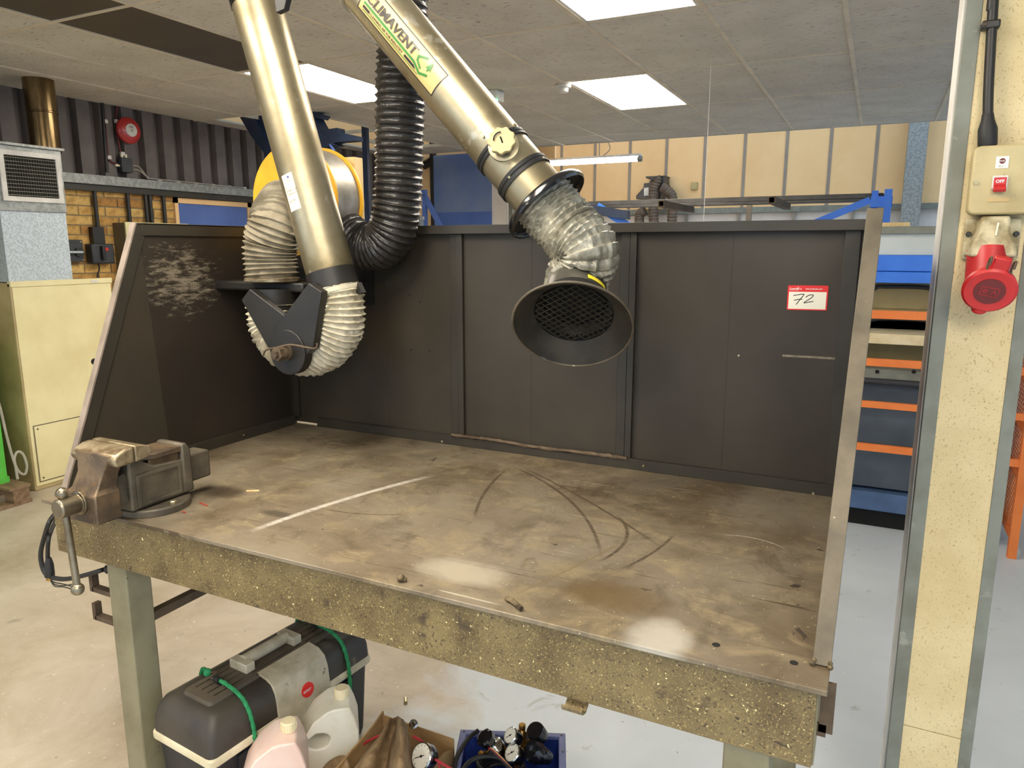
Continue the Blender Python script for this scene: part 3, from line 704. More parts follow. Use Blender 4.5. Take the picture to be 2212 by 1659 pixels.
mb = MB(); vs_, fs_ = text_mesh('CLIMAVENT', 205, off=5); wtx = max(v[0] for v in vs_)
kx_ = 1185 / wtx; i = mb._a([DD(.0030)(258 + x * kx_, 196 + y) for x, y in vs_])
for f_ in fs_: mb.f.append([i + k for k in f_])
build('brand_lettering', mb, 'decal_grey', d2)
mb = MB()
patch(mb, DX(255), DX(1480), DY(124), DY(164), D2(.0013), 10, 2); patch(mb, DX(285), DX(1650), DY(30), DY(44), D2(.0013), 10, 1)
stroke(mb, [(1460, 144), (1505, 140), (1668, 78), (1800, 150)], 40, DD(.0015))
stroke(mb, [(1640, 345), (1510, 262), (1530, 205), (1640, 150)], 36, DD(.0015))
tx, ty = 1760, 235
for k in range(3): flatpoly(mb, [(tx - 62 + k * 16, ty + k * 34), (tx + 62 - k * 16, ty + k * 34), (tx, ty + 62 + k * 34)], DD(.0015 + k * .0002))
flatpoly(mb, [(tx - 14, ty - 34), (tx + 14, ty - 34), (tx + 14, ty), (tx - 14, ty)], DD(.0015))
build('logo', mb, 'decal_green', d2)
# black bands, screws and damper knob
def along(u, v): return find(t2a, ax2, RT, (u, v))[1]
for (u, v), w in (((1050, 330), .010), ((1105, 380), .012)):
    h = along(u, v); o = t2a + ax2 * h
    build('band', MB().lathe([(RT + .001, -w), (RT + .004, -w), (RT + .004, -w * .2), (RT + .002, 0), (RT + .004, w * .2), (RT + .004, w), (RT + .001, w)], o, ax2, 48, False), 'black_rubber', arm)
for u, v in ((1045, 296), (1102, 383), (1112, 271), (1172, 343)):
    p, _ = find(t2a, ax2, RT, (u, v)); n_ = ((p - t2a) - ax2 * (p - t2a).dot(ax2)).normalized(); bolt('screw', arm, p, n_, .0042, .006)
pk, hk = find(t2a, ax2, RT, (1088, 316)); nk = ((pk - t2a) - ax2 * (pk - t2a).dot(ax2)).normalized()
kx = ax2; ky = nk.cross(kx)
build('damper_plate', MB().lathe([(.040, -.006), (.040, .002), (.034, .004)], pk, nk, 28), 'duct', arm)
kn = build('damper_knob', MB().lathe([(.020, 0), (.024, .012), (.024, .026), (.020, .028)], pk, nk, 28), 'black_paint', arm)
lob = [pk + nk * .026 + (kx * math.cos(t) + ky * math.sin(t)) * (.034 + .0022 * math.cos(9 * t)) for t in [2 * math.pi * k / 72 for k in range(72)]]
build('knob_cap', MB().prism(lob, nk * .012), 'switch_cream', kn, bev=.002)
ft = pk + nk * .0385
mb = MB(); arc = [ft + (_u * math.sin(t) + _r * math.cos(t)) * .020 for t in [math.radians(95 + 10 * k) for k in range(10)]]
mb.tube(arc, .0016, 6); mb.bar(ft + _u * .008 - _r * .003, ft - _u * .008 + _r * .003, .004, .002, nk); build('knob_mark', mb, 'dark_void', kn)
# hood: flange ring, crumpled flexible neck, flared cone with mesh
fo = t2b
build('handle_ring', MB().lathe([(RT - .002, -.004), (RT + .02, .0), (RT + .040, .006), (RT + .046, .014), (RT + .047, .024), (RT + .042, .030), (RT + .038, .026), (RT + .034, .016), (RT + .01, .010), (RT - .01, .010)], fo - ax2 * .012, ax2, 56, False), 'black_gloss', arm)
nh = (-_f * .62 + (-_u * .985 - _r * .17) * .785).normalized()       # direction the hood opening faces
hc = at(1236, 704, 1.80); neck = hc - nh * .135
pn = [fo + ax2 * 0.0, fo + ax2 * .05, P(1232, 502) + V((.004, -.005, 0)), P(1268, 545, 1.785), neck - nh * .045, neck + nh * .004]
build('flexible_neck', hose_mb(smooth(pn, 8), RT + .0105, .0165, .011, .0145, 110, 3, 8), 'flex_silver', arm, sharp=50)
hd = build('hood', MB().lathe([(.078, 0), (.080, .025), (.086, .055), (.098, .085), (.118, .110), (.1475, .135), (.1490, .138)], neck, nh, 64, False), 'hood_grey', arm)
hx1 = nh.orthogonal().normalized()
build('rim_bead', MB().tube(circ(hc + nh * .002, hx1, nh.cross(hx1), .1485, 65), .0030, 8), 'panel_edge', hd)
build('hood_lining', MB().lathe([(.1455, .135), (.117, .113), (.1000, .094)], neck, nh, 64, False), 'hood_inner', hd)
build('throat', MB().lathe([(.1000, .0935), (.097, .083), (.074, .02)], neck, nh, 48, False), 'dark_void', hd)  # throat coloured black for the shade inside the hood
# expanded-metal guard
gc = neck + nh * .094; gx = (_r - nh * _r.dot(nh)).normalized(); gy = nh.cross(gx); GR = .0995
mb = MB(); pw, ph = .0240, .0098
def gp(x, y): return gc + gx * x + gy * y
import itertools
rows = int(2 * GR / ph) + 2; cols = int(2 * GR / pw) + 2
for r_, c_ in itertools.product(range(-rows, rows), range(-cols, cols)):
    x = c_ * pw + (pw / 2 if r_ % 2 else 0); y = r_ * ph
    for dx in (-pw / 2, pw / 2):
        a, b = (x, y), (x + dx, y + ph)
        if max(math.hypot(*a), math.hypot(*b)) < GR: mb.bar(gp(*a), gp(*b), .0021, .0030, nh)
build('mesh_guard', mb, 'mesh_dark', hd)
build('throat_shade', MB().cyl(neck + nh * .032, neck + nh * .030, .0775, n=32), 'dark_void', hd)  # black disc stands for the shade deep inside the neck
pt0, _h = find(neck, nh, .086, (1292, 612)); tdir = ((pt0 - neck) - nh * (pt0 - neck).dot(nh)).normalized(); tper = nh.cross(tdir)
mb = MB(); q_ = []
for h_, r0 in ((.030, .0832), (.038, .0848), (.046, .0866)): q_.append([neck + nh * h_ + (tdir * math.cos(math.radians(d)) + tper * math.sin(math.radians(d))) * r0 for d in range(-20, 21, 4)])
i = mb._a(q_[0] + q_[1] + q_[2]); n_ = len(q_[0])
for r_ in range(2):
    for k in range(n_ - 1): mb.f.append([i + r_ * n_ + k, i + r_ * n_ + k + 1, i + (r_ + 1) * n_ + k + 1, i + (r_ + 1) * n_ + k])
build('yellow_tag', mb, 'tag_yellow', hd)
# lower joint: swivel plate, black stub, white flexible elbow, V bracket, pivot nut
zp = P(588, 612).z; cxp = P(588, 600).x
pl0, pl1 = on(467, 604, 'z', zp), on(592, 618, 'z', zp)
px0, px1, py0 = pl0.x, pl1.x + .004, (pl0.y + pl1.y) / 2
out = rrect(px0, py0, px1 + .03, py0 + .22, .022, 5)
sp = build('swivel_plate', MB().prism([(x, y, zp - .026) for x, y in [(px0, py0 + .035), (px0 + .012, py0 + .004), (px1 - .004, py0), (px1 + .02, py0 + .10), (px1 + .02, py0 + .235), (px0, py0 + .235)]], (0, 0, .030)), 'black_paint', arm, bev=.006)
PB = V((cxp, YA, zp + .004))
build('stub', MB().cyl(PB + V((0, 0, -.10)), PB + V((0, 0, -.02)), RT, n=36), 'black_paint', arm)
build('wall_bracket', MB().box(px0 + .04, px1 - .01, py0 + .21, Y1 - .004, zp - .03, zp - .008).box(px0 + .02, px1 + .01, Y1 - .012, Y1 - .004, zp - .09, zp + .04), 'black_paint', arm)
build('clamp_band', MB().lathe([(RT + .004, 0), (RT + .012, .004), (RT + .012, .014), (RT + .004, .018)], PB, (0, 0, 1), 40), 'jaw_steel', arm)
for u, v in ((517, 588), (524, 594), (543, 597), (592, 592), (607, 597)):
    p = on(u, v + 8, 'z', zp + .004); build('stud', MB().cyl(p, p + V((0, 0, .018 if v < 593 else .008)), .004, n=8), 'bolt', sp)
el = [P(588, 655), P(592, 700), P(616, 738), P(660, 757), P(703, 742), P(728, 705), P(731, 655), P(724, 622)]
build('flexible_elbow', hose_mb(smooth(el, 8), RT + .011, .0195, .012, .013, 64, 9, 7), 'flex_white', arm, sharp=60)
cb = t1a - ax1 * .07
build('clamp_band', MB().cyl(cb, cb + ax1 * .014, RT + .0095, n=40), 'flex_white', arm)
YBk = YA - RT - .026
Q = lambda u, v: on(u, v, 'y', YBk)
br = build('joint_bracket', MB().prism([Q(521, 648), Q(539, 624), Q(617, 684), Q(640, 735), Q(600, 760), Q(578, 750)], (0, .022, 0)), 'black_paint', arm, bev=.0025)
br2 = build('joint_bracket', MB().prism([V((p.x, p.y - .010, p.z)) for p in (Q(604, 700), Q(671, 611), Q(699, 630), Q(690, 690), Q(681, 752), Q(640, 790), Q(602, 745))], (0, .030, 0)), 'black_paint', arm, bev=.0025)
pv = Q(628, 760)
build('pivot_disc', MB().cyl(pv + V((0, .02, 0)), pv + V((0, -.016, 0)), .070, n=44), 'black_paint', br2, bev=.002)
build('pivot_boss', MB().lathe([(.024, 0), (.024, .010), (.021, .010), (.021, .028), (.019, .028), (.019, .036)], pv + V((0, -.016, 0)), (0, -1, 0), 28), 'rust_bar', br2)
build('pivot_nut', MB().lathe([(.022, .030), (.022, .046), (.012, .047), (.012, .056)], pv + V((0, -.016, 0)), (0, -1, 0), 6), 'cast_iron', br2)
sy = YBk - .034
build('spring_rod', MB().tube(smooth([on(u, v, 'y', sy) for u, v in ((568, 769), (575, 756), (598, 751), (630, 745), (676, 753), (685, 748), (684, 741))], 5), .0032, 8), 'rust_bar', br2)
for u, v in ((703, 634), (699, 664)): bolt('bolt', br2, on(u, v, 'y', YBk - .012) + V((.004, .012, 0)), (.8, -.6, 0), .007, .008)
build('bracket_side', MB().prism([on(782, 632, 'y', YA), on(772, 610, 'y', YA), on(768, 640, 'y', YA)], (0, .02, 0)), 'black_paint', arm)
# upper elbow (continues above the picture)
ue = [t1b + ax1 * .05, t1b + ax1 * .13, P(560, -165), P(640, -200), P(720, -130), t2a - ax2 * .02, t2a + ax2 * .03]
build('flexible_elbow', hose_mb(smooth(ue, 8), RT + .008, .026, .012, .008, 40, 5, 6), 'flex_white', arm, sharp=60)
build('joint_bracket', MB().prism([on(u, v, 'y', YBk) for u, v in ((596, 28), (614, 20), (640, -90), (600, -120), (585, -60))], (0, .02, 0)), 'black_paint', arm, bev=.002)

# ------------------------------------------------------------------ fan on the screen
YF = 1.985
fc = on(634, 432, 'y', YF); fr = 118 * (fc - CAM).dot(_f) / F_PX
fan = thing('extraction_fan', 'round yellow and grey extraction fan on top of the back screen', 'fan', (fc.x, YF + .07, fc.z - fr))
FY2 = YF + .145
def scroll(r, y): return circ((fc.x, y, fc.z), (1, 0, 0), (0, 0, 1), r, 56)
build('inlet_plate', MB().prism(scroll(fr, YF), (0, .010, 0)), 'yellow', fan, bev=.002)
build('back_plate', MB().prism(scroll(fr, FY2 - .010), (0, .010, 0)), 'yellow', fan, bev=.002)
build('scroll_casing', MB().prism(scroll(fr * .95, YF + .010), (0, .125, 0)), 'scroll_grey', fan)
build('inlet_ring', MB().cyl((fc.x + .02, YF + .0, fc.z - .032), (fc.x + .02, YF - .03, fc.z - .032), RT + .004, n=36), 'scroll_grey', fan)
YH = 2.035
ho = [on(738, 503, 'y', YH), on(752, 510, 'y', YH)]
build('outlet', MB().cyl(V((fc.x + .06, YH, ho[0].z + .01)), ho[1], .062, n=32), 'black_paint', fan)
build('motor', MB().cyl((fc.x, FY2, fc.z), (fc.x, FY2 + .16, fc.z), .07, n=28), 'iso_dark', fan)
inl = build('inlet_hose', hose_mb(smooth([PB + V((0, 0, .008)), PB + V((-.003, 0, .07)), P(585, 528), P(592, 482) + V((0, .012, 0)), V((fc.x + .035, YF - .085, fc.z - .028)), V((fc.x + .02, YF - .035, fc.z - .032)), V((fc.x + .02, YF, fc.z - .032))], 8), RT + .014, .0185, .013, .006, 44, 2, 6), 'flex_beige', None, (PB.x, PB.y, PB.z), sharp=60)
tag(inl, 'dusty beige corrugated hose between yellow fan and swivel plate', 'hose')
hp_ = [on(747, 507, 'y', YH), on(765, 520, 'y', YH), on(792, 533, 'y', YH), on(822, 530, 'y', YH), on(846, 500, 'y', YH), on(857, 450, 'y', YH), on(861, 390, 'y', YH), on(863, 300, 'y', YH), on(865, 180, 'y', YH), on(869, 60, 'y', YH)]
te = hp_[-1]; hp_.append(V((te.x + .004, YH, ZC + .10)))
ho_ = build('exhaust_hose', hose_mb(smooth(hp_, 9), .0815, .0227, .009, .005, 48, 6, 7), 'flex_black', None, (te.x, YH, ho[0].z), sharp=60)
tag(ho_, 'black corrugated hose hanging from the ceiling and bending into the fan', 'hose')
wx0, wx1 = on(746, 420, 'y', Y1 + .02).x, on(775, 420, 'y', Y1 + .02).x
tb = build('timber_block', MB().box(wx0 - .12, wx1, Y1 + .001, Y1 + .05, 1.55, on(770, 340, 'y', Y1 + .02).z), 'timber', None, bev=.002)
tag(tb, 'pale timber mounting block bolted behind the yellow fan', 'timber block')
ps = build('pipe_stub', MB().cyl(on(908, 500, 'y', Y1 + .03), on(908, 474, 'y', Y1 + .03), .011, n=16).cyl(on(908, 476, 'y', Y1 + .03), on(907, 469, 'y', Y1 + .03), .015, n=16), 'galv', None)
tag(ps, 'small grey pipe stub poking above the back screen by the hose', 'pipe')

# ================================================================== VISE
XV, YJ = -1.69, 1.147
vz = ZT
vise = thing('bench_vise', 'worn cast iron bench vise bolted to the bench corner', 'vise', (XV, 1.262, vz))
lug = build('base', MB().lathe([(.092, 0), (.092, .016), (.089, .020), (.0, .020)], (XV, 1.248, vz), (0, 0, 1), 44), 'cast_dark', vise, bev=.0015)
for dx, dy in ((.075, .0), (-.072, .01), (.0, .08)): bolt('bolt', lug, (XV + dx, 1.248 + dy, vz + .020), (0, 0, 1), .0095, .008)
prof = [(1.152, .937), (1.152, 1.075), (1.150, 1.098), (1.168, 1.108), (1.182, 1.098), (1.200, 1.056), (1.225, 1.042), (1.310, 1.036), (1.328, 1.01), (1.332, .937)]
body = build('fixed_body', MB().prism([(XV - .046, y, z - .915 + vz) for y, z in prof], (.092, 0, 0)), 'cast_dark', vise, bev=.006)
build('body_panel', MB().frame([(XV + .047, y, z) for y, z in ((1.168, .945), (1.302, .945), (1.302, 1.030), (1.168, 1.030))], [(XV + .047, y, z) for y, z in ((1.178, .953), (1.293, .953), (1.293, 1.021), (1.178, 1.021))], (.003, 0, 0)), 'cast_dark', body, bev=.001)
build('anvil', MB().prism([(XV + x, y, 1.058) for x, y in ((-.030, 1.200), (.030, 1.200), (.048, 1.228), (.048, 1.308), (-.048, 1.308), (-.048, 1.228))], (0, 0, .015)).box(XV - .04, XV + .04, 1.215, 1.305, 1.03, 1.058), 'cast_iron', vise, bev=.002)
build('rear_rib', MB().prism([(XV - .05, y, z) for y, z in ((1.308, .94), (1.308, 1.078), (1.325, 1.080), (1.338, 1.058), (1.340, .94))], (.10, 0, 0)), 'cast_dark', vise, bev=.006)
build('slide', MB().box(XV - .032, XV + .032, 1.085, 1.415, .958, 1.036), 'cast_dark', vise, bev=.006)
jw = .083
def jaw(y0, y1, sgn): return [(XV + x, y, z) for x in (0,) for y, z in ()]
fj = build('jaw', MB().prism([(XV - jw, y, z) for y, z in ((1.149, 1.076), (1.149, 1.117), (1.170, 1.116), (1.190, 1.108), (1.196, 1.094), (1.186, 1.080))], (2 * jw, 0, 0)), 'jaw_steel', vise, bev=.003)
mj = build('jaw', MB().prism([(XV - jw, y, z) for y, z in ((1.146, 1.074), (1.146, 1.117), (1.122, 1.115), (1.094, 1.103), (1.088, 1.088), (1.098, 1.074))], (2 * jw, 0, 0)), 'jaw_steel', vise, bev=.006)
mb = MB()
R_ = []
for y0, y1, z, w in ((1.092, 1.140, 1.104, .070), (1.088, 1.140, 1.082, .056), (1.080, 1.128, 1.055, .047), (1.062, 1.118, 1.020, .048), (1.050, 1.118, 1.010, .056), (1.050, 1.118, .938, .056)):
    R_.append([(XV - w, y0, z), (XV + w, y0, z), (XV + w, y1, z), (XV - w, y1, z)])
build('moving_jaw_body', mb.rings(R_), 'cast_iron', vise, bev=.004)
zb = .990
build('screw_boss', MB().lathe([(.030, 0), (.030, .012), (.0235, .014), (.0235, .060), (.020, .064)], (XV, 1.056, zb), (0, -1, 0), 32), 'bar_steel', vise, bev=.001)
hx_ = (XV, 1.012)
hb = build('handle', MB().cyl((XV - .004, 1.012, zb + .03), (XV + .012, 1.012, zb - .205), .0085, n=16), 'bar_steel', vise)
build('handle_ball', MB().ball((XV - .005, 1.012, zb + .034), .0145), 'bar_steel', hb)
build('handle_ball', MB().ball((XV + .012, 1.012, zb - .207), .0155), 'bar_steel', hb)

# ================================================================== loose cable at the bench end
cab = thing('power_cable', 'black power cable with bare wire ends hanging off the bench corner', 'cable', on(150, 1245, 'y', 1.18))
C = lambda u, v, y=1.17: on(u, v, 'y', y)
build('sheath', MB().tube(smooth([C(128, 1100, 1.25), C(108, 1125), C(96, 1160), C(88, 1195), C(92, 1225), C(103, 1243), C(125, 1250), C(150, 1250), C(185, 1242), C(222, 1231, 1.19), C(240, 1225, 1.26)], 7), .0065, 10), 'black_rubber', cab)
build('sheath', MB().tube(smooth([C(122, 1120, 1.24), C(106, 1160), C(103, 1200), C(105, 1225)], 7), .0058, 10), 'black_rubber', cab)
build('boot', MB().lathe([(.007, 0), (.012, .02), (.0135, .05), (.013, .058)], C(105, 1205), C(108, 1252) - C(105, 1205), 18), 'black_rubber', cab)
build('ferrule', MB().cyl(C(107, 1244), C(107, 1252), .009, n=14), 'brass', cab)
for k, (u, v) in enumerate(((168, 1268), (165, 1258), (160, 1272))): build('wire', MB().tube(smooth([C(107, 1250), C(118, 1258 + 4 * k), C(138, 1262 + 3 * k), C(u, v + 2)], 6), .0016, 6), 'black_rubber', cab)
gl = build('gland', MB().lathe([(.008, 0), (.012, .004), (.012, .02), (.009, .024)], C(226, 1231, 1.19), (.6, .5, .1), 12), 'black_rubber', cab)

# bits lying on the bench
for (u, v, l, w, lb) in ((866, 1256, .012, .009, 'small round lump of weld slag on the bench edge'), (1110, 1310, .03, .006, 'thin twisted weld spatter stick on the bench top')):
    p = on(u, v, 'z', ZT)
    mb = MB()
    if l < .02: mb.ball(p + V((0, 0, .008)), .009, 10, 8); mb.ball(p + V((.007, .003, .005)), .006, 8, 6)
    else: mb.tube(smooth([p + V((-.022, .012, .006)), p + V((-.006, .006, .007)), p + V((.010, -.004, .006)), p + V((.022, -.012, .006))], 5), .006, 8, lambda L, a: .005 + .002 * noise.noise(V((L * 200, a, 0))))
    tag(build('weld_slag', mb, 'slag', None), lb, 'slag')
random.seed(4)
for u, v, L in ((440, 1090, .02), (340, 1113, .008), (312, 1118, .007), (398, 1107, .008), (325, 1108, .006), (300, 1100, .006)):
    p = on(u, v, 'z', ZT); a = random.uniform(-.4, .4)
    tag(build('paint_flake', MB().bar(p + V((-L * math.cos(a), -L * math.sin(a), .0012)), p + V((L * math.cos(a), L * math.sin(a), .0012)), .004, .0016), 'red_flake', None), 'tiny red paint flake on the bench top beside the vise', 'paint flake', 'red paint flakes by the vise')
p = on(545, 1062, 'z', ZT); tag(build('wood_splinter', MB().bar(p + V((-.014, -.008, .0025)), p + V((.016, .010, .0025)), .004, .004), 'timber', None), 'small wooden splinter on the dark oil stain of the bench', 'splinter')
p = on(877, 1516, 'z', 0); tag(build('floor_bolt', MB().cyl(p + V((-.008, .01, .006)), p + V((.008, -.012, .006)), .006, n=10), 'bolt', None), 'small steel bolt lying on the floor under the bench', 'bolt')

# ================================================================== CLAD COLUMN WITH SOCKET
YC = 1.85
column = thing('clad_column', 'cream speckled board column with galvanised steel edges beside the bench', 'column', (.205, YC + .09, 0))
build('board', MB().box(.146, .272, YC + .002, YC + .02, 0, .455), 'board', column)
build('board', MB().box(.146, .272, YC + .002, YC + .02, .457, ZC), 'board', column)
build('corner_channel', MB().box(.122, .149, YC, YC + .002, 0, ZC).box(.120, .124, YC, YC + .05, 0, ZC), 'galv_dull', column, bev=.001)
build('corner_channel', MB().box(.269, .292, YC, YC + .002, 0, ZC).box(.290, .294, YC, YC + .05, 0, ZC), 'galv_dull', column, bev=.001)
build('edge_trim', MB().box(.117, .121, YC + .03, YC + .17, 0, ZC), 'white_trim', column, bev=.001)
build('core', MB().box(.124, .290, YC + .02, YC + .18, 0, ZC), 'galv_dull', column)
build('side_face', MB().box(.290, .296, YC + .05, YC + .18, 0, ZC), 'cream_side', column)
CO = lambda u, v, d=0: on(u, v, 'y', YC - d)
sb = thing('isolator_switch_box', 'cream steel switch box with red OFF rocker on the clad column', 'switch', CO(2160, 465))
a, b = CO(2096, 322), CO(2092, 466)
bx0, bx1, bz0, bz1 = .158, .284, b.z, a.z
build('cover', MB().prism([(x, YC, z) for x, z in rrect(bx0, bz0, bx1, bz1, .013)], (0, -.048, 0)), 'switch_cream', sb, bev=.004)
yf = YC - .0485
S = lambda u, v, d=0: on(u, v, 'y', yf - d)
rk = S(2159, 398)
build('rocker_bezel', MB().box(rk.x - .0135, rk.x + .0135, yf - .004, yf, rk.z - .010, rk.z + .017), 'white_trim', sb, bev=.001)
rkr = build('rocker', MB().box(rk.x - .0105, rk.x + .0105, yf - .008, yf, rk.z - .002, rk.z + .013).prism([(rk.x - .0105, yf, rk.z - .002), (rk.x - .0105, yf - .008, rk.z - .002), (rk.x - .0105, yf - .018, rk.z - .010), (rk.x - .0105, yf - .014, rk.z - .016), (rk.x - .0105, yf, rk.z - .014)], (.021, 0, 0)), 'red_plastic', sb, bev=.001)
fm = lambda o, d: (lambda x, y: (o.x + x, yf - d, o.z + y))
build('lettering', put_text(MB(), 'OFF', .0085, fm(rk, .0085), (-.008, .0025), off=.0002), 'white_print', rkr)
pt_ = S(2165, 350)
pp = build('maker_plate', MB().box(pt_.x - .011, pt_.x + .011, yf - .0008, yf, pt_.z - .012, pt_.z + .011), 'lot_white', sb)
mb = MB(); flatpoly(mb, [(.0055 * math.cos(k * .35), .002 + .0055 * math.sin(k * .35)) for k in range(18)], fm(pt_, .0012)); build('roundel', mb, 'red_dark', pp)
build('lettering', put_text(MB(), 'MYLES', .0032, fm(pt_, .0016), (-.0052, .0009), off=.0001), 'white_print', pp)
build('lettering', put_text(MB(), '821C', .0042, fm(pt_, .0012), (-.0052, -.0095)), 'ink', pp)
pl_ = S(2156, 432)
pp = build('socket_label', MB().box(pl_.x - .019, pl_.x + .019, yf - .0008, yf, pl_.z - .0035, pl_.z + .0035), 'decal', sb)
build('lettering', put_text(MB(), 'SKT 3', .0065, fm(pl_, .0012), (-.009, -.0024)), 'switch_cream', pp)
p = S(2108, 395); build('screw', MB().cyl(p, p + V((0, -.003, 0)), .0045, n=14), 'bolt', sb)
so = thing('red_socket', 'red three phase socket with hinged cap below the cream switch box', 'socket', CO(2140, 560))
xs_ = [CO(u, 500).x for u in (2104, 2180)]
zt_, zm_, zb_ = CO(2140, 468).z, CO(2140, 530).z, CO(2140, 548).z
xm = (xs_[0] + xs_[1]) / 2
build('back_plate', MB().box(xm - .050, xm + .050, YC - .014, YC, zb_ - .012, zt_ - .004), 'socket_grey', so, bev=.003)
R_ = [[(xm - w, YC - .004, z), (xm - w * .82, YC - d, z), (xm + w * .82, YC - d, z), (xm + w, YC - .004, z)] for w, d, z in ((.030, .042, zt_), (.033, .055, zt_ - .034), (.046, .066, zm_ + .0), (.049, .070, zb_ - .006))]
build('hood', MB().rings(R_), 'socket_grey', so, bev=.005)
build('hood_scratch', MB().bar((xm + .004, YC - .053, zt_ - .014), (xm + .001, YC - .060, zt_ - .040), .003, .003, (0, 1, 0)), 'paper', so)
for dx in (-.042, .042): bolt('screw', so, (xm + dx, YC - .014, zt_ - .036), (0, -1, 0), .0058, .006, 'black_paint')
ca = V((xm - .003, YC - .036, zb_ - .004)); cdir = V((0, -.34, -.94)).normalized()
cb_ = ca + cdir * .066
br_ = build('barrel', MB().cyl(ca - cdir * .01, cb_, .0405, n=40), 'red_plastic', so)
cn = V((-.02, -.90, -.43)).normalized(); cc = on(2137, 627, 'y', YC - .100)
cap = build('hinged_cap', MB().lathe([(.040, -.014), (.0475, -.010), (.0485, .002), (.044, .006), (.034, .005), (.0, .004)], cc, cn, 44), 'red_plastic', so)
build('cap_rating', MB().lathe([(.028, .0045), (.028, .0062), (.0, .0062)], cc, cn, 32), 'red_dark', cap)
cx1 = (_r - cn * _r.dot(cn)).normalized(); cy1 = cn.cross(cx1); cy1 = cy1 if cy1.z > 0 else -cy1
cmf = lambda x, y: cc + cn * .0068 + cx1 * x + cy1 * y
mb = MB(); bxp = [(-.016, -.009), (.016, -.009), (.016, .009), (-.016, .009), (-.016, -.009)]; stroke(mb, bxp, .0010, cmf); stroke(mb, [(-.012, 0), (-.008, .004), (-.004, 0), (-.008, -.004), (-.012, 0)], .0012, cmf); stroke(mb, [(.004, -.004), (.008, .004), (.012, -.004)], .0012, cmf)
build('embossing', mb, 'red_plastic', cap)
build('thumb_lug', MB().ball(cc - cy1 * .047 + cn * -.004, .014, 14, 8, (1.1, .5, .8)), 'red_plastic', cap)
hz_ = cc + cy1 * .052
build('hinge', MB().prism([hz_ + cx1 * x + cy1 * y - cn * .012 for x, y in ((-.016, -.018), (.016, -.018), (.0145, .020), (-.0145, .020))], cn * .014), 'red_plastic', so, bev=.003)
for dx in (-.021, .021): build('spring', MB().tube([hz_ + cx1 * dx + cy1 * (.006 + .012 * math.sin(t_)) + cn * (.001 + .009 * math.cos(t_)) for t_ in [k * .5 for k in range(11)]], .0022, 8), 'rust_bar', so)
cd_ = thing('conduit_drop', 'black cable conduit clamped to the clad column above the switch box', 'conduit', CO(2135, 318))
pts = [CO(2150, -40, .014), CO(2146, 0, .014), CO(2139, 120, .016), CO(2135, 200, .02), CO(2134, 250, .022)]
pts.insert(0, V((pts[0].x + .02, YC - .014, ZC)))
build('pipe', MB().tube(smooth(pts, 5), .0095, 18), 'black_paint', cd_)
g0, g1 = CO(2134, 246, .022), CO(2133, 322, .024)
build('shroud', MB().lathe([(.0105, 0), (.012, .012), (.0175, .030), (.0175, .058), (.0165, .064)], g0, g1 - g0, 22), 'black_rubber', cd_)
cl_ = CO(2143, 58, 0)
build('saddle_clamp', MB().box(cl_.x - .020, cl_.x + .012, YC - .026, YC - .0, cl_.z - .008, cl_.z + .008), 'black_paint', cd_, bev=.003)
bolt('screw', cd_, (cl_.x - .014, YC - .026, cl_.z), (0, -1, 0), .004, .003, 'rust_bar')

# ================================================================== WARM AIR HEATER AT THE LEFT WALL
XH = -4.9
ht = thing('air_heater', 'tall cream cabinet air heater with galvanised plenum and louvred outlet', 'heater', (XH - .35, 3.1, 0))
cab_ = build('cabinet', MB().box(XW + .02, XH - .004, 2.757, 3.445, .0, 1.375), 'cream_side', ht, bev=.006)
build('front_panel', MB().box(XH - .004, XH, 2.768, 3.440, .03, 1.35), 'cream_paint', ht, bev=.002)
build('top_trim', MB().box(XH - .03, XH + .006, 2.757, 3.450, 1.35, 1.385), 'cream_paint', ht, bev=.002)
ac = build('access_panel', MB().box(XH, XH + .004, 2.795, 3.40, .06, .435), 'cream_paint', ht, bev=.001)
build('panel_gap', MB().frame([(XH + .001, y, z) for y, z in ((2.788, .053), (3.407, .053), (3.407, .442), (2.788, .442))], [(XH + .001, y, z) for y, z in ((2.795, .06), (3.40, .06), (3.40, .435), (2.795, .435))], (.0012, 0, 0)), 'enclosure_side', ht)
for y, z in ((2.815, .415), (2.815, .08), (3.38, .415), (3.38, .08)): bolt('screw', ac, (XH + .004, y, z), (1, 0, 0), .006, .003, 'black_paint')
p = on(203, 781, 'x', XH); build('cable_hole', MB().cyl((XH - .001, p.y, p.z), (XH + .001, p.y, p.z), .022, n=20), 'dark_void', ht)
p = on(203, 608, 'x', XH); build('name_plate', MB().box(XH + .006, XH + .008, p.y - .028, p.y + .028, 1.357, 1.372), 'white_trim', ht)
build('plenum', MB().box(XH - .5, XH - .02, 2.765, 3.182, 1.38, 1.83), 'galv_pale', ht, bev=.002)
pb_ = build('outlet_box', MB().box(XH - .5, XH - .01, 2.76, 3.186, 1.825, 2.225), 'galv', ht, bev=.002)
build('top_lip', MB().box(XH - .52, XH + .01, 2.74, 3.20, 2.225, 2.24), 'galv', ht)
lf = lambda y0, y1, z0, z1, xx: [(xx, y0, z0), (xx, y1, z0), (xx, y1, z1), (xx, y0, z1)]
lv = build('louvre_frame', MB().frame(lf(2.785, 3.168, 1.885, 2.195, XH - .01), lf(2.815, 3.138, 1.915, 2.165, XH - .01), (.012, 0, 0)), 'white_trim', ht, bev=.001)
build('louvre_back', MB().box(XH - .011, XH - .009, 2.812, 3.140, 1.912, 2.168), 'dark_void', ht)
for k in range(11):
    z = 1.927 + k * .0228; build('louvre_slat', MB().prism([(XH - .008, 2.815, z - .004), (XH + .001, 2.815, z - .0055), (XH + .001, 2.815, z - .003), (XH - .008, 2.815, z + .0)], (0, .323, 0)), 'galv_dull', lv)
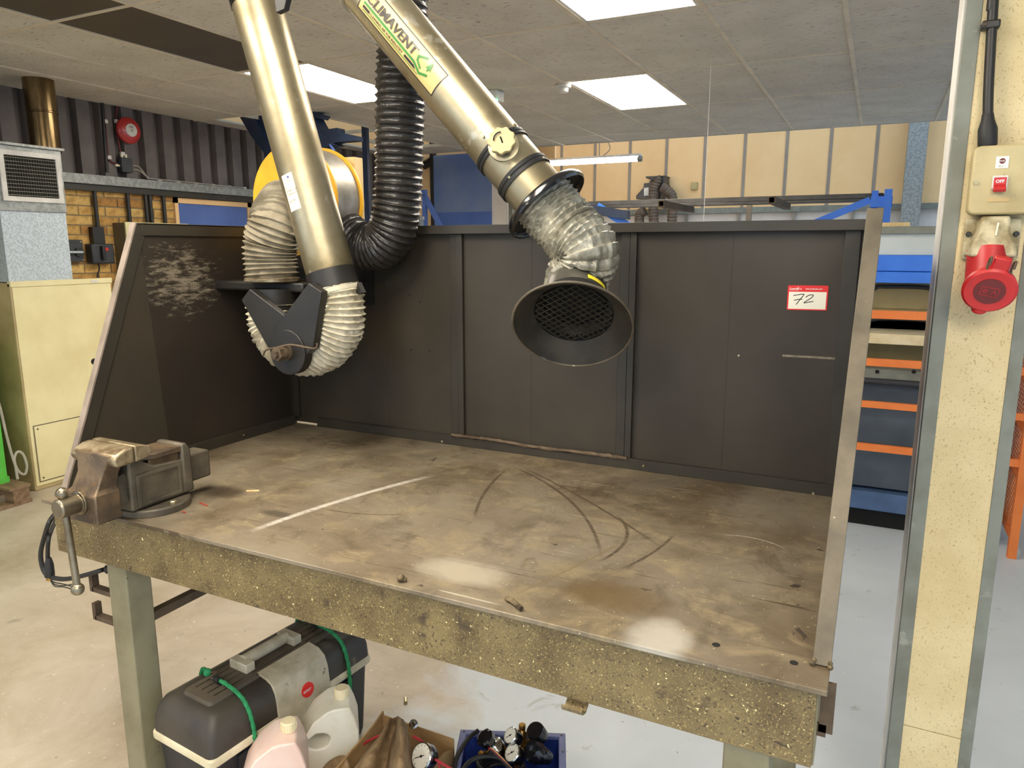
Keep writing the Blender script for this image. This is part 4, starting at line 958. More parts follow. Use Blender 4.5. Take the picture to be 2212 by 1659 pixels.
for k in range(20): build('vertical_vane', MB().box(XH - .009, XH - .006, 2.826 + k * .0158, 2.8275 + k * .0158, 1.915, 2.165), 'enclosure_side', lv)
fl_ = build('flue_pipe', MB().cyl((-5.2, 3.272, 2.24), (-5.2, 3.272, 2.50), .094, n=36).lathe([(.094, 0), (.099, .004), (.099, .012), (.094, .016)], (-5.2, 3.272, 2.495), (0, 0, 1), 36).cyl((-5.2, 3.272, 2.51), (-5.2, 3.272, ZC + .1), .096, n=36), 'flue', None, (-5.2, 3.272, 2.24))
tag(fl_, 'shiny brown stained flue pipe rising from the heater into the ceiling', 'flue pipe')

# wall fittings on the left wall
def wl_(u, v, d=0): return on(u, v, 'x', XW + d)
bell = thing('fire_alarm_bell', 'round red fire alarm bell on dark profiled cladding', 'alarm bell', wl_(276, 308, .02))
c_ = wl_(276, 282, .06)
build('back_box', MB().box(XW + .02, XW + .05, c_.y - .05, c_.y + .05, c_.z - .05, c_.z + .05), 'red_bell', bell)
build('gong', MB().lathe([(.095, 0), (.104, .010), (.103, .028), (.086, .046), (.058, .054)], (XW + .05, c_.y, c_.z), (1, 0, 0), 44), 'red_bell', bell)
fd = build('face_disc', MB().lathe([(.052, .053), (.050, .058), (.0, .060)], (XW + .05, c_.y, c_.z), (1, 0, 0), 32), 'bell_face', bell)
build('centre_nut', MB().cyl((XW + .108, c_.y, c_.z - .004), (XW + .116, c_.y, c_.z - .004), .009, n=12), 'bolt', fd)
build('lettering', put_text(MB(), 'FIRE', .022, lambda x, y: (XW + .1105, c_.y + x, c_.z + y), (-.022, .016)), 'red_dark', fd)
j = wl_(274, 356, .06)
jb = thing('junction_box', 'small dark junction box under the red bell', 'junction box', (XW + .03, j.y, j.z - .06))
jbx = build('box', MB().box(XW + .022, XW + .07, j.y - .052, j.y + .048, j.z - .06, j.z + .055), 'iso_dark', jb, bev=.003)
for dy in (-.02, .015): build('gland', MB().cyl((XW + .035, j.y + dy, j.z + .055), (XW + .035, j.y + dy, j.z + .085), .011, n=12), 'paper', jb)
build('gland', MB().cyl((XW + .035, j.y - .052, j.z - .01), (XW + .035, j.y - .085, j.z - .01), .010, n=12), 'paper', jb)
for dz in (.0, -.03): build('grey_cable', MB().tube(smooth([(XW + .035, j.y + .048, j.z + dz), (XW + .035, j.y + .13, j.z + dz - .005), (XW + .04, j.y + .2, j.z - .08), (XW + .05, j.y + .29, 2.17), (XW + .05, j.y + 1.25, 2.165)], 6), .006, 8), 'grey_hose', jb)
for k, (uu, pts) in enumerate(((0, [wl_(222, 224, .03), wl_(226, 262, .03), wl_(231, 310, .03), wl_(234, 340, .03), wl_(242, 351, .03), wl_(253, 353, .035)]), (1, [wl_(253, 230, .03), wl_(251, 262, .03), wl_(258, 318, .03), wl_(263, 332, .03)]))):
    rc = thing('red_alarm_cable', ('red alarm cable curving into the side of the junction box', 'red alarm cable running behind the red bell')[k], 'cable', pts[-1])
    build('sheath', MB().tube(smooth(pts, 6), .0065, 8), 'red_dark', rc)
    for q_ in (pts[1], pts[3]): build('clip', MB().box(XW + .02, XW + .042, q_.y - .012, q_.y + .02, q_.z - .014, q_.z + .014), 'white_trim', rc)
blk = build('black_pipe_strap', MB().cyl(wl_(221, 222, .03), wl_(231, 372, .03), .013, n=12), 'black_paint', None); tag(blk, 'thin black pipe on the profiled cladding left of the red bell', 'pipe')
for n_, (u0, v0, u1, v1) in enumerate(((200, 400, 217, 530), (271, 402, 283, 480), (313, 405, 319, 490), (322, 405, 329, 490), (352, 408, 357, 490))):
    lbl = ('black conduit running down to the dark rotary isolator', 'black conduit entering the top of the wall enclosure', 'twin black conduit on yellow brick nearer the enclosure', 'twin black conduit on yellow brick nearer the blue door', 'single black conduit on yellow brick next to the blue door')[n_]
    a_, b_ = wl_(u0, v0, .03), wl_(u1, v1, .03); a_.y = b_.y = (a_.y + b_.y) / 2; a_.z = 2.035
    if n_: b_.z = 1.70 if n_ == 1 else 1.3
    cdn = build('wall_conduit', MB().cyl(a_, b_, .016, n=14), 'black_paint', None, (b_.x, b_.y, b_.z)); tag(cdn, lbl, 'conduit', 'black conduits on the brick wall')
i2 = wl_(222, 548, .08)
iso = thing('rotary_isolator', 'dark grey rotary isolator with red badge below the conduit', 'isolator switch', (XW + .04, i2.y, i2.z - .08))
build('cable_box', MB().box(XW, XW + .05, i2.y - .045, i2.y + .055, i2.z + .07, i2.z + .21), 'black_paint', iso, bev=.003)
ib = build('box', MB().box(XW, XW + .085, i2.y - .092, i2.y + .10, i2.z - .078, i2.z + .078), 'iso_dark', iso, bev=.012)
kb = build('rotary_handle', MB().box(XW + .085, XW + .115, i2.y - .022, i2.y + .004, i2.z - .05, i2.z + .06), 'black_paint', iso, bev=.006)
build('badge', MB().lathe([(.014, 0), (.014, .002)], (XW + .085, i2.y + .035, i2.z + .035), (1, 0, 0), 18), 'red_plastic', ib)
build('drop_cable', MB().tube(smooth([(XW + .03, i2.y - .01, i2.z - .078), (XW + .03, i2.y - .01, i2.z - .13), (XW + .025, i2.y - .03, i2.z - .2), (XW + .02, i2.y - .03, i2.z - .5)], 5), .006, 8), 'black_rubber', iso)
i1 = wl_(166, 542, .06)
iso = thing('lever_isolator', 'dark grey isolator with pale lever beside the galvanised plenum', 'isolator switch', (XW + .04, i1.y, i1.z - .1))
ib = build('box', MB().box(XW, XW + .06, i1.y - .14, i1.y + .055, i1.z - .085, i1.z + .085), 'iso_dark', iso, bev=.004)
build('rotor', MB().cyl((XW + .06, i1.y + .015, i1.z - .01), (XW + .075, i1.y + .015, i1.z - .01), .036, n=24), 'black_paint', ib)
build('lever', MB().box(XW + .075, XW + .092, i1.y - .13, i1.y + .035, i1.z - .018, i1.z + .0), 'galv_pale', iso, bev=.003)
build('lettering', put_text(MB(), 'LATHE', .022, lambda x, y: (XW + .0605, i1.y + x, i1.z + y), (-.06, .055), shear=.1), 'ink', ib)
for dy, dz in ((.04, .07), (.045, -.07)): bolt('screw', ib, (XW + .06, i1.y + dy, i1.z + dz), (1, 0, 0), .006, .003)
e0 = wl_(249, 520, .0)
enc = thing('wall_enclosure', 'shallow cream electrical enclosure on the yellow brick behind the bench screen', 'electrical box', (XW + .08, 4.38, 1.2))
build('case', MB().box(XW, XW + .15, 4.02, 4.62, 1.2, 1.795), 'enclosure_side', enc, bev=.004)
build('door', MB().box(XW + .15, XW + .168, 4.015, 4.625, 1.195, 1.80), 'cream_paint', enc, bev=.003)

# pallet with green machine at far left
pal = thing('wooden_pallet', 'weathered wooden pallet under the green machine', 'pallet', (-5.2, 2.25, 0))
for x in (-5.45, -5.12, -4.82):
    for y in (1.95, 2.52): build('block', MB().box(x, x + .10, y, y + .10, .022, .10), 'pallet_wood', pal, bev=.003)
    build('bottom_board', MB().box(x, x + .10, 1.93, 2.63, 0, .022), 'pallet_wood', pal, bev=.002)
for y in (1.93, 2.22, 2.50): build('deck_board', MB().box(-5.5, -4.72, y, y + .13, .10, .122), 'pallet_wood', pal, bev=.002)
gm = thing('green_machine', 'green painted machine casing standing on the wooden pallet', 'machine', (-5.2, 2.2, .122))
gb = build('casing', MB().box(-5.48, -4.875, 1.9, 2.585, .122, 1.05), 'green_paint', gm, bev=.006)
build('base_strip', MB().box(-5.47, -4.868, 1.9, 2.59, .122, .16), 'green_paint', gm)
gh = build('grey_hose_loop', MB().tube(smooth([on(u, v, 'x', -4.78) for u, v in ((-20, 820), (0, 880), (14, 940), (28, 990), (40, 1018), (54, 1024), (58, 1005), (50, 982), (38, 976), (31, 990), (34, 1010), (38, 1035))], 6), .008, 10), 'grey_hose', None)
tag(gh, 'pale grey hose looped beside the green machine', 'hose')

# ================================================================== HALL BEHIND
hc_ = build('steel_stanchion', MB().box(.235, .465, 11.55, 11.58, 0, 5).box(.235, .465, 11.80, 11.83, 0, 5).box(.34, .36, 11.58, 11.80, 0, 5), 'galv', None, (.35, 11.7, 0)); tag(hc_, 'galvanised steel stanchion in front of the beige far wall', 'column')
tube_ = thing('fluorescent_light', 'long lit fluorescent tube hanging before the beige far wall', 'light', (-3.4, 9.0, 2.66))
zt2 = on(1380, 343, 'y', 9.0).z; xt = on(1378, 343, 'y', 9.0).x
build('tube', MB().cyl((xt - 1.75, 9.0, zt2), (xt, 9.0, zt2), .03, n=20), 'tube_glow', tube_)
build('end_cap', MB().cyl((xt, 9.0, zt2), (xt + .05, 9.0, zt2), .034, n=20), 'galv_dull', tube_)
build('housing', MB().box(xt - 1.75, xt + .04, 8.97, 9.03, zt2 + .032, zt2 + .06), 'white_trim', tube_)
for dx in (-1.35, -.5): build('chain', MB().cyl((xt + dx, 9.0, zt2 + .06), (xt + dx, 9.0, 4.9), .006, n=6), 'galv_dull', tube_)
build('flex', MB().tube(smooth([(xt - .45, 9.0, zt2 + .06), (xt - .36, 9.0, zt2 + .14), (xt - .42, 9.0, zt2 + .26), (xt - .5, 9.0, zt2 + .3)], 5), .006, 6), 'seam', tube_)
wf = thing('wall_extractor', 'grey wall mounted extractor unit with brown hoses on the far wall', 'extractor', on(1420, 450, 'y', 11.6))
W = lambda u, v, y=11.6: on(u, v, 'y', y)
build('top_plate', MB().prism([W(1395, 381), W(1437, 379), W(1437, 383), W(1395, 385)], (0, .28, 0)), 'steel_bars', wf)
build('casing', MB().prism([W(1407, 383), W(1436, 381), W(1438, 402), W(1425, 430), W(1374, 430), W(1374, 423), W(1390, 405), W(1391, 396), W(1402, 395)], (0, .25, 0)), 'steel_bars', wf)
build('label_plate', MB().prism([W(1391, 406, 11.59), W(1401, 405, 11.59), W(1401, 422, 11.59), W(1391, 423, 11.59)], (0, .01, 0)), 'white_trim', wf)
for pts in ([(1416, 386), (1418, 392), (1413, 410), (1411, 440), (1412, 475), (1414, 500)], [(1430, 405), (1442, 412), (1452, 425), (1453, 450), (1450, 500)], [(1394, 455), (1383, 462), (1381, 480), (1381, 500)]):
    build('brown_hose', hose_mb(smooth([W(u, v, 11.5) for u, v in pts], 5), .085, .05, .014, 0, 20, 1, 4), 'brown_flex', wf)
tb_ = W(1500, 402, 11.88); tag(build('wall_sensor', MB().box(tb_.x - .05, tb_.x + .05, 11.84, 11.9, tb_.z - .06, tb_.z + .06), 'machine_cream', None, bev=.008), 'small cream sensor box on the beige far wall', 'sensor')

# bar rack
YR = 6.0
rack = thing('bar_rack', 'blue steel storage rack carrying long dark bars', 'rack', (-1.1, 6.1, 0))
for x in (-.045, ): build('post', MB().box(x - .03, x + .012, YR - .02, YR + .05, 0, on(1895, 412, 'y', YR).z), 'blue_paint', rack)
build('post', MB().box(.005, .055, YR - .10, YR + .0, 0, on(1915, 412, 'y', YR).z + .005), 'blue_paint', rack)
build('post', MB().box(-2.32, -2.25, YR - .02, YR + .05, 0, 1.92), 'blue_paint', rack)
build('head_beam', MB().box(-.08, .06, YR - .06, YR + .0, 1.88, 1.955), 'blue_paint', rack)
a_, b_ = on(1880, 432, 'y', YR), on(1740, 490, 'y', YR)
build('brace', MB().bar(a_, b_, .012, .05, (0, 0, 1)), 'blue_paint', rack)
build('brace', MB().bar(on(1290, 445, 'y', YR - .05), on(1385, 505, 'y', YR - .05), .012, .06, (0, 0, 1)), 'blue_paint', rack)
build('arm', MB().prism([on(u, v, 'y', YR - .1) for u, v in ((1275, 442), (1355, 455), (1355, 474), (1275, 462))], (0, .08, 0)), 'navy', rack)
for u in (1428, 1667):
    a_ = on(u, 440 if u < 1500 else 432, 'y', 5.2); b_ = V((a_.x, 6.15, a_.z)); w = .045
    tq = lambda q, y: [(a_.x - q, y, a_.z - q), (a_.x + q, y, a_.z - q), (a_.x + q, y, a_.z + q), (a_.x - q, y, a_.z + q)]
    build('square_tube_arm', MB().frame(tq(w / 2, a_.y), tq(w / 2 - .006, a_.y), (0, .95, 0)), 'rust_bar', rack)
build('upright', MB().box(-.99, -.95, YR + .30, YR + .34, 0, 1.97), 'seam', rack)
build('lower_shelf', MB().box(-2.3, -.05, YR - .1, YR - .06, 1.70, 1.74), 'rust_bar', rack)
for k, (dy, z, w) in enumerate(((.055, 1.950, .035), (.10, 1.93, .05), (.16, 1.93, .055), (.052, 1.9265, .022))):
    o = build('steel_bar', MB().box(-2.45 + .06 * k, -.0 + .03 * (k % 2), YR + dy, YR + dy + w, z, z + w), 'steel_bars', None, bev=.002)
    tag(o, ('thick square', 'wide box section', 'heavy box section', 'thin square')[k] + ' dark steel bar lying on the blue rack', 'steel bar', 'steel bars on the blue rack')

# guarded press machine on the right
YM = 4.55
mz = lambda v, y=YM: on(1950, v, 'y', y).z
pm = thing('press_machine', 'blue and cream press machine standing behind the orange guard rails', 'machine', (0, YM + .4, 0))
build('top_rail', MB().box(-1.1, .68, YM - .02, YM + .5, mz(505), mz(489)), 'galv_dull', pm)
build('head_panel', MB().box(-1.1, .68, YM, YM + .5, mz(551), mz(505)), 'pale_grey', pm, bev=.002)
build('ram_beam', MB().box(-1.1, .68, YM - .03, YM + .3, mz(586), mz(551)), 'blue_paint', pm, bev=.004)
build('ram_beam', MB().box(-1.1, .68, YM - .035, YM + .3, mz(611), mz(587)), 'blue_paint', pm, bev=.002)
build('back_panel', MB().box(-1.1, .68, YM + .35, YM + .40, mz(800), mz(605)), 'machine_cream', pm)
for v0, v1 in ((620, 668), (690, 712)):
    za, zb2 = mz(v0, YM + .33), mz(v1, YM + .33)
    build('cover_plate', MB().prism([(x, YM + .33, z) for x, z in rrect(-.4, zb2, .36, za, .05)], (0, .02, 0)), 'machine_cream', pm, bev=.004)
    build('conduit', MB().tube(smooth([(-.1, YM + .32, zb2 + .02), (.0, YM + .32, za - .01), (.06, YM + .32, za), (.26, YM + .32, za), (.33, YM + .32, za - .03), (.35, YM + .32, zb2)], 5), .012, 8), 'iso_dark', pm)
build('shelf', MB().box(-1.1, .68, YM - .0, YM + .3, mz(745), mz(723)), 'cap_cream', pm)
build('die_ledge', MB().box(-1.1, .68, YM - .06, YM + .3, mz(826), mz(797)), 'galv_dull', pm, bev=.004)
for u in (1895, 1974):
    p = on(u, 803, 'y', YM - .062); build('ledge_hole', MB().cyl((p.x, YM - .059, p.z), (p.x, YM - .063, p.z), .011, n=14), 'dark_void', pm)
build('ledge_lip', MB().cyl((-1.1, YM - .06, mz(824)), (.68, YM - .06, mz(824)), .018, n=14), 'iso_dark', pm)
build('bed', MB().box(-1.1, .68, YM, YM + .4, mz(1060), mz(826)), 'bed_blue', pm)
build('bed_sheet', MB().box(-1.1, .68, YM - .04, YM, mz(960), mz(885)), 'bed_blue', pm)
build('base_beam', MB().box(-1.1, .68, YM - .05, YM + .4, mz(1106), mz(1066)), 'base_blue', pm, bev=.004)
build('foot', MB().box(-1.0, -.8, YM + .1, YM + .4, 0, mz(1106)), 'iso_dark', pm); build('foot', MB().box(.45, .62, YM + .1, YM + .4, 0, mz(1106)), 'iso_dark', pm)
build('under_shade', MB().box(-.8, .45, YM - .0, YM + .4, 0.0, mz(1106)), 'dark_void', pm)  # black box stands for the shadow under the machine
tm = build('timber_batten', MB().box(-.6, on(1965, 487, 'y', YM + .05).x, YM + .02, YM + .07, mz(489), mz(489) + .022), 'timber', None); tag(tm, 'rough timber batten lying on top of the press machine', 'timber')
gd = thing('orange_guard', 'orange steel guard frame with wire mesh in front of the press machine', 'guard', (.4, 4.38, 0))
YG = 4.38
gz = lambda v: on(1950, v, 'y', YG).z
for v0, v1 in ((690, 672), (794, 778), (886, 872), (981, 966)): build('rail', MB().box(-1.0, .735, YG - .012, YG + .012, gz(v0), gz(v1)), 'orange', gd)
build('post', MB().box(.735, .775, YG - .02, YG + .02, 0, 1.5), 'orange', gd)
build('post', MB().box(.735, .775, YG + .95, YG + .99, 0, 1.5), 'orange', gd)
build('post', MB().box(-1.03, -1.0, YG - .02, YG + .02, 0, 1.5), 'orange', gd)
for z in (.10, .42, .66, .90, 1.2, 1.48): build('rail', MB().box(.735, .775, YG + .02, YG + .95, z, z + .02), 'orange', gd)
mb = MB()
for k in range(60):
    for sgn in (1, -1):
        y0, z0 = YG + .02, .12 + k * .045 - 1.0
        a_, b_ = (y0, z0 if sgn > 0 else z0 + 1.0), (y0 + .93, z0 + .93 if sgn > 0 else z0 + .07)
        lo_, hi_ = .12, 1.48
        (ya, za), (yb, zb2) = a_, b_
        sl_ = (zb2 - za) / (yb - ya)
        if za < lo_: ya += (lo_ - za) / sl_ if sl_ > 0 else 0; za = max(za, lo_)
        if zb2 < lo_: yb -= (lo_ - zb2) / -sl_ if sl_ < 0 else 0; zb2 = max(zb2, lo_)
        if za > hi_: ya += (hi_ - za) / sl_ if sl_ < 0 else 0; za = min(za, hi_)
        if zb2 > hi_: yb -= (zb2 - hi_) / sl_ if sl_ > 0 else 0; zb2 = min(zb2, hi_)
        if yb > ya + .01 and za <= hi_ and lo_ <= zb2 <= hi_ and za >= lo_: mb.bar((.755, ya, za), (.755, yb, zb2), .004, .004, (1, 0, 0))
build('wire_mesh', mb, 'orange', gd)

# blue gantry under the ceiling opening on the left
YG2 = 5.05
ga = thing('blue_gantry', 'dark blue steel gantry reaching up through the ceiling opening', 'gantry', on(640, 330, 'y', YG2))
G = lambda u, v, y=YG2: on(u, v, 'y', y)
build('leg', MB().prism([G(*p) for p in ((518, 253), (545, 251), (585, 320), (600, 520), (585, 520), (570, 330), (541, 292))], (0, .12, 0)), 'navy', ga)
build('web', MB().prism([G(p[0], p[1], YG2 + .04) for p in ((536, 252), (572, 248), (600, 300), (600, 330), (584, 325))], (0, .03, 0)), 'navy', ga)
build('leg', MB().prism([G(*p) for p in ((665, 238), (694, 247), (688, 256), (679, 254), (697, 288), (724, 313), (712, 314), (700, 322), (690, 322))], (0, .12, 0)), 'navy', ga)
build('prong', MB().prism([G(*p) for p in ((694, 281), (728, 276), (729, 285), (768, 293), (768, 303), (731, 306), (715, 310))], (0, .10, 0)), 'navy', ga)
build('brace', MB().bar(G(713, 312), G(722, 326), .02, .012), 'blue_door', ga)
build('cross_beam', MB().prism([G(*p) for p in ((590, 318), (700, 318), (700, 330), (590, 330))], (0, .12, 0)), 'navy', ga)
bpz = build('blue_post', MB().box(on(788, 400, 'y', 5.9).x, on(798, 400, 'y', 5.9).x, 5.88, 5.92, 0, 3.1), 'navy', None); tag(bpz, 'slim dark blue post beside the black hanging hose', 'post')
fr_ = thing('blue_trestle', 'blue A shaped trestle frame before the blue partition', 'trestle', (on(940, 520, 'y', 7.2).x, 7.2, 0))
build('leg', MB().bar(on(917, 410, 'y', 7.2), V((on(917, 500, 'y', 7.2).x, 7.2, 0)), .05, .04, (0, 1, 0)), 'blue_door', fr_)
build('leg', MB().bar(on(912, 412, 'y', 7.2), on(912, 412, 'y', 7.2) + (on(972, 530, 'y', 7.2) - on(912, 412, 'y', 7.2)) * (on(912, 412, 'y', 7.2).z / (on(912, 412, 'y', 7.2).z - on(972, 530, 'y', 7.2).z)), .05, .04, (0, 1, 0)), 'blue_door', fr_)
pbk = build('black_pipe', MB().cyl(on(915, 358, 'y', 7.92), on(931, 349, 'y', 7.92), .05, n=16), 'black_paint', None); tag(pbk, 'short black pipe end beside the blue partition', 'pipe')

# ceiling fittings
sd = on(1217, 182, 'z', ZC)
smk = thing('smoke_detector', 'white smoke detector on the ceiling beside a light panel', 'smoke detector', sd)
build('base', MB().lathe([(.05, 0), (.055, .012), (.05, .024)], sd, (0, 0, -1), 28), 'white_trim', smk)
build('sensor_cage', MB().lathe([(.036, .024), (.034, .05), (.022, .058)], sd, (0, 0, -1), 12), 'white_trim', smk)
el_ = on(1046, 198, 'z', ZC)
em = thing('emergency_light', 'white emergency light with green indicator behind the branded duct', 'light', el_)
build('case', MB().box(el_.x - .16, el_.x + .13, el_.y - .05, el_.y + .07, ZC - .075, ZC), 'white_trim', em, bev=.01)
gl_ = on(1073, 217, 'y', el_.y - .052); build('indicator', MB().ball(gl_, .009, 10, 8), 'green_led', em)
pc = on(1537, 118, 'z', ZC); tag(build('pull_cord', MB().cyl((pc.x, pc.y, ZC), (pc.x, pc.y, 1.75), .0016, n=6), 'white_trim', None), 'thin white pull cord hanging from the ceiling', 'cord')

# ================================================================== THINGS ON THE FLOOR UNDER THE BENCH
TM = Matrix.Translation((-1.553, 1.481, 0)) @ Matrix.Rotation(math.radians(-5.4), 4, 'Z')
tbx = thing('tool_box', 'large black plastic tool box with cream rim tied with green rope', 'tool box', (-1.553, 1.481, 0))
def rr(hx, hy, z, r=.02): return [(x, y, z) for x, y in rrect(-hx, -hy, hx, hy, r, 3)]
build('body', MB(TM).rings([rr(.108, .278, 0), rr(.112, .284, .02), rr(.122, .296, .255)]), 'tool_black2', tbx)
for yy in (-.2, -.07, .07, .2): build('body_rib', MB(TM).prism([(.112, yy - .02, .03), (.112, yy + .02, .03), (.122, yy + .02, .24), (.122, yy - .02, .24)], (.006, 0, 0)), 'tool_black2', tbx)
build('rim', MB(TM).rings([rr(.128, .302, .250), rr(.133, .308, .256), rr(.133, .308, .272), rr(.129, .304, .278)]), 'tool_cream', tbx)
lid = build('lid', MB(TM).rings([rr(.129, .304, .278), rr(.127, .301, .318), rr(.122, .294, .348), rr(.108, .278, .372), rr(.088, .262, .380)]), 'tool_black', tbx, sharp=50)
build('lid_plateau', MB(TM).rings([rr(.062, .25, .378, .012), rr(.058, .245, .390, .012)]), 'tool_dust', lid)
for yy, L in ((-.165, .10), (.165, .10)):
    for k in range(4): build('groove', MB(TM).box(-.040 + k * .026, -.0375 + k * .026, yy - L * .55, yy + L * .55, .389, .3906), 'black_gloss', lid)
for xx in (.035, .055): build('groove', MB(TM).box(xx, xx + .003, -.09, .09, .389, .3906), 'black_gloss', lid)
hd_ = build('carry_handle', MB(TM).cyl((-.012, -.080, .406), (-.012, .080, .406), .018, n=18), 'tool_grey', tbx)
for yy in (-.088, .088): build('handle_mount', MB(TM).box(-.045, .03, yy - .016, yy + .016, .388, .416), 'tool_grey', hd_, bev=.003)
prof = [(.050, .392), (.092, .386), (.118, .368), (.130, .335), (.137, .270), (.138, .200), (.133, .200), (.130, .268), (.124, .330), (.112, .360), (.088, .378), (.050, .386)]
fp = build('front_panel', MB(TM).prism([(x, -.085, z) for x, z in prof], (0, .20, 0)), 'tool_grey', tbx, bev=.003)
fpn = TM.to_3x3() @ V((1, 0, .10)).normalized(); fpc = TM @ V((.1345, .025, .305))
ex = TM.to_3x3() @ V((0, 1, 0)); ez = fpn.cross(ex); ez = ez if ez.z > 0 else -ez
fmap = lambda d: (lambda x, y: fpc + fpn * d + ex * x + ez * y)
build('badge', MB().cyl(fpc - fpn * .004, fpc + fpn * .003, .022, n=28), 'lot_red', fp)
build('lettering', put_text(MB(), 'SEIFERT', .010, fmap(.0036), (-.0195, -.0035), off=.0002, sx=.92), 'white_print', fp)
def px(lst): return [on(u, v, 'z', z) for u, v, z in lst]
LZ = lambda x, y, z: TM @ V((x, y, z))
for k, yy in enumerate((-.165, .20)):
    pth = [LZ(-.128, yy + .02, .345), LZ(-.108, yy + .015, .385), LZ(-.08, yy + .01, .392), LZ(-.062, yy, .396)]
    build('green_rope', MB().tube(smooth(pth, 6), .006, 8, lambda L, a: .0058 + .0014 * math.sin(L * 420 + a * 2)), 'rope_green', tbx)
    pth = [LZ(.0, yy - .01, .402), LZ(.05, yy - .012, .400), LZ(.095, yy - .012, .386), LZ(.122, yy - .012, .362), LZ(.135, yy - .008, .31), LZ(.138, yy - .006, .262), LZ(.133, yy, .20)]
    build('green_rope', MB().tube(smooth(pth, 6), .006, 8, lambda L, a: .0058 + .0014 * math.sin(L * 420 + a * 2)), 'rope_green', tbx)
    build('knot', MB(TM).ball((-.062, yy, .398), .012, 10, 8), 'rope_green', tbx)
    build('rubber_sleeve', MB(TM).cyl((-.012, yy - .008, .401), (.010, yy - .012, .401), .010, n=12), 'black_rubber', tbx)
    build('wire_hook', MB(TM).tube(smooth([(-.055, yy, .398), (-.035, yy + .01, .405), (-.025, yy, .408), (-.03, yy - .016, .402), (-.012, yy - .01, .402)], 5), .0022, 6), 'rust_bar', tbx)

def jerrycan(name, label, cap_px, zc_, yaw, m, liq=None):
    p = on(cap_px[0], cap_px[1], 'z', zc_); H_ = zc_ - .028
    e1 = V((math.cos(yaw), math.sin(yaw), 0)); e2 = V((math.sin(yaw), -math.cos(yaw), 0))
    Lc, T = .178, .12
    org = V((p.x, p.y, 0)) - e1 * .135 - e2 * 0
    t = thing(name, label, 'jerrycan', (org.x + e1.x * .1, org.y + e1.y * .1, 0))
    f = lambda u, z, w=0: org + e1 * u + e2 * w + V((0, 0, z))
    outer = [(0, .012), (.05, 0), (.15, 0), (Lc, .012), (Lc, H_ * .45), (Lc, H_ * .78), (.168, H_ * .90), (.155, H_), (.115, H_), (.095, H_ * .985), (.055, H_ * .90), (.02, H_ * .74), (0, H_ * .55), (0, H_ * .3)]
    cx_, cz_ = .066, H_ * .72
    inner = [(cx_ + .034 * math.cos(math.atan2(z - cz_, u - cx_)), cz_ + .024 * math.sin(math.atan2(z - cz_, u - cx_))) for u, z in outer]
    build('bottle', MB().frame([f(u, z, -T / 2) for u, z in outer], [f(u, z, -T / 2) for u, z in inner], e2 * T), m, t, bev=.014, bseg=3, sharp=50)
    build('neck', MB().cyl(f(.135, H_ - .004), f(.135, H_ + .014), .019, n=20), m, t)
    prof_ = [(.0205, 0), (.0205, .024), (.018, .027), (0, .027)]
    capo = build('cap', MB().lathe(prof_, f(.135, H_ + .002), (0, 0, 1), 28), 'cap_cream', t)
    for k in range(18):
        a = k * 2 * math.pi / 18; q_ = f(.135, H_ + .004) + V((math.cos(a), math.sin(a), 0)) * .0205
        build('cap_rib', MB().bar(q_, q_ + V((0, 0, .02)), .002, .002, (math.cos(a), math.sin(a), 0)), 'cap_cream', capo)
    return t
jerrycan('jerrycan', 'cloudy white plastic jerrycan with dirty handle beside the tool box', (738, 1485), .355, math.radians(40), 'can_white')
jerrycan('jerrycan', 'pink tinted plastic jerrycan standing against the tool box', (623, 1556), .352, math.radians(40), 'can_pink')

# cardboard box with leather apron, gauge and cables
cbx = thing('cardboard_box', 'open cardboard box filled with leather and cables under the bench', 'box', (-1.075, 1.385, 0))
bx0, bx1, by0, by1, bh = -1.20, -.955, 1.20, 1.566, .245
build('bottom', MB().box(bx0, bx1, by0, by1, 0, .005), 'cardboard', cbx)
build('side', MB().box(bx0, bx1, by1 - .005, by1, .0, bh), 'cardboard', cbx)
build('side', MB().prism([(bx0, by0, 0), (bx0, by1, 0), (bx0, by1, bh + .012), (bx0, by1 - .05, bh - .004), (bx0, by0, bh - .05)], (.005, 0, 0)), 'cardboard', cbx)
build('side', MB().prism([(bx1, by0, 0), (bx1, by1, 0), (bx1, by1, bh - .03), (bx1, by1 - .05, bh - .012), (bx1, by0, bh - .03)], (-.005, 0, 0)), 'cardboard', cbx)
build('side', MB().box(bx0, bx1, by0, by0 + .005, 0, bh - .07), 'cardboard', cbx)
rows_ = [([(828, 1580), (840, 1558), (853, 1549), (866, 1550), (876, 1562), (880, 1585)], 1.50), ([(800, 1612), (824, 1588), (850, 1578), (868, 1572), (882, 1592), (886, 1615)], 1.46), ([(768, 1650), (805, 1618), (840, 1622), (866, 1605), (884, 1625), (892, 1645)], 1.42), ([(735, 1690), (790, 1655), (830, 1668), (862, 1640), (886, 1660), (897, 1690)], 1.38), ([(720, 1730), (780, 1700), (825, 1715), (860, 1690), (886, 1700), (900, 1730)], 1.34)]
mb = MB(); grid_ = []
for pts, yy in rows_:
    offs = (.0, -.03, .03, -.035, .0, .02)
    grid_.append(smooth([on(u, v, 'y', yy + offs[k]) for k, (u, v) in enumerate(pts)], 5))
cols_ = [smooth([r[k] for r in grid_], 5) for k in range(len(grid_[0]))]
i = mb._a([p + V((0, .006 * noise.noise(p * 40), .006 * noise.noise(p * 30))) for c_ in cols_ for p in c_]); nr = len(cols_[0])
for a in range(len(cols_) - 1):
    for b in range(nr - 1): mb.f.append([i + a * nr + b, i + (a + 1) * nr + b, i + (a + 1) * nr + b + 1, i + a * nr + b + 1])
la = build('leather_apron', mb, 'leather', None, sharp=80); tag(la, 'crumpled brown suede welding apron draped in the cardboard box', 'apron')
sm = la.modifiers.new('thick', 'SOLIDIFY'); sm.thickness = .004
mb = MB(); 
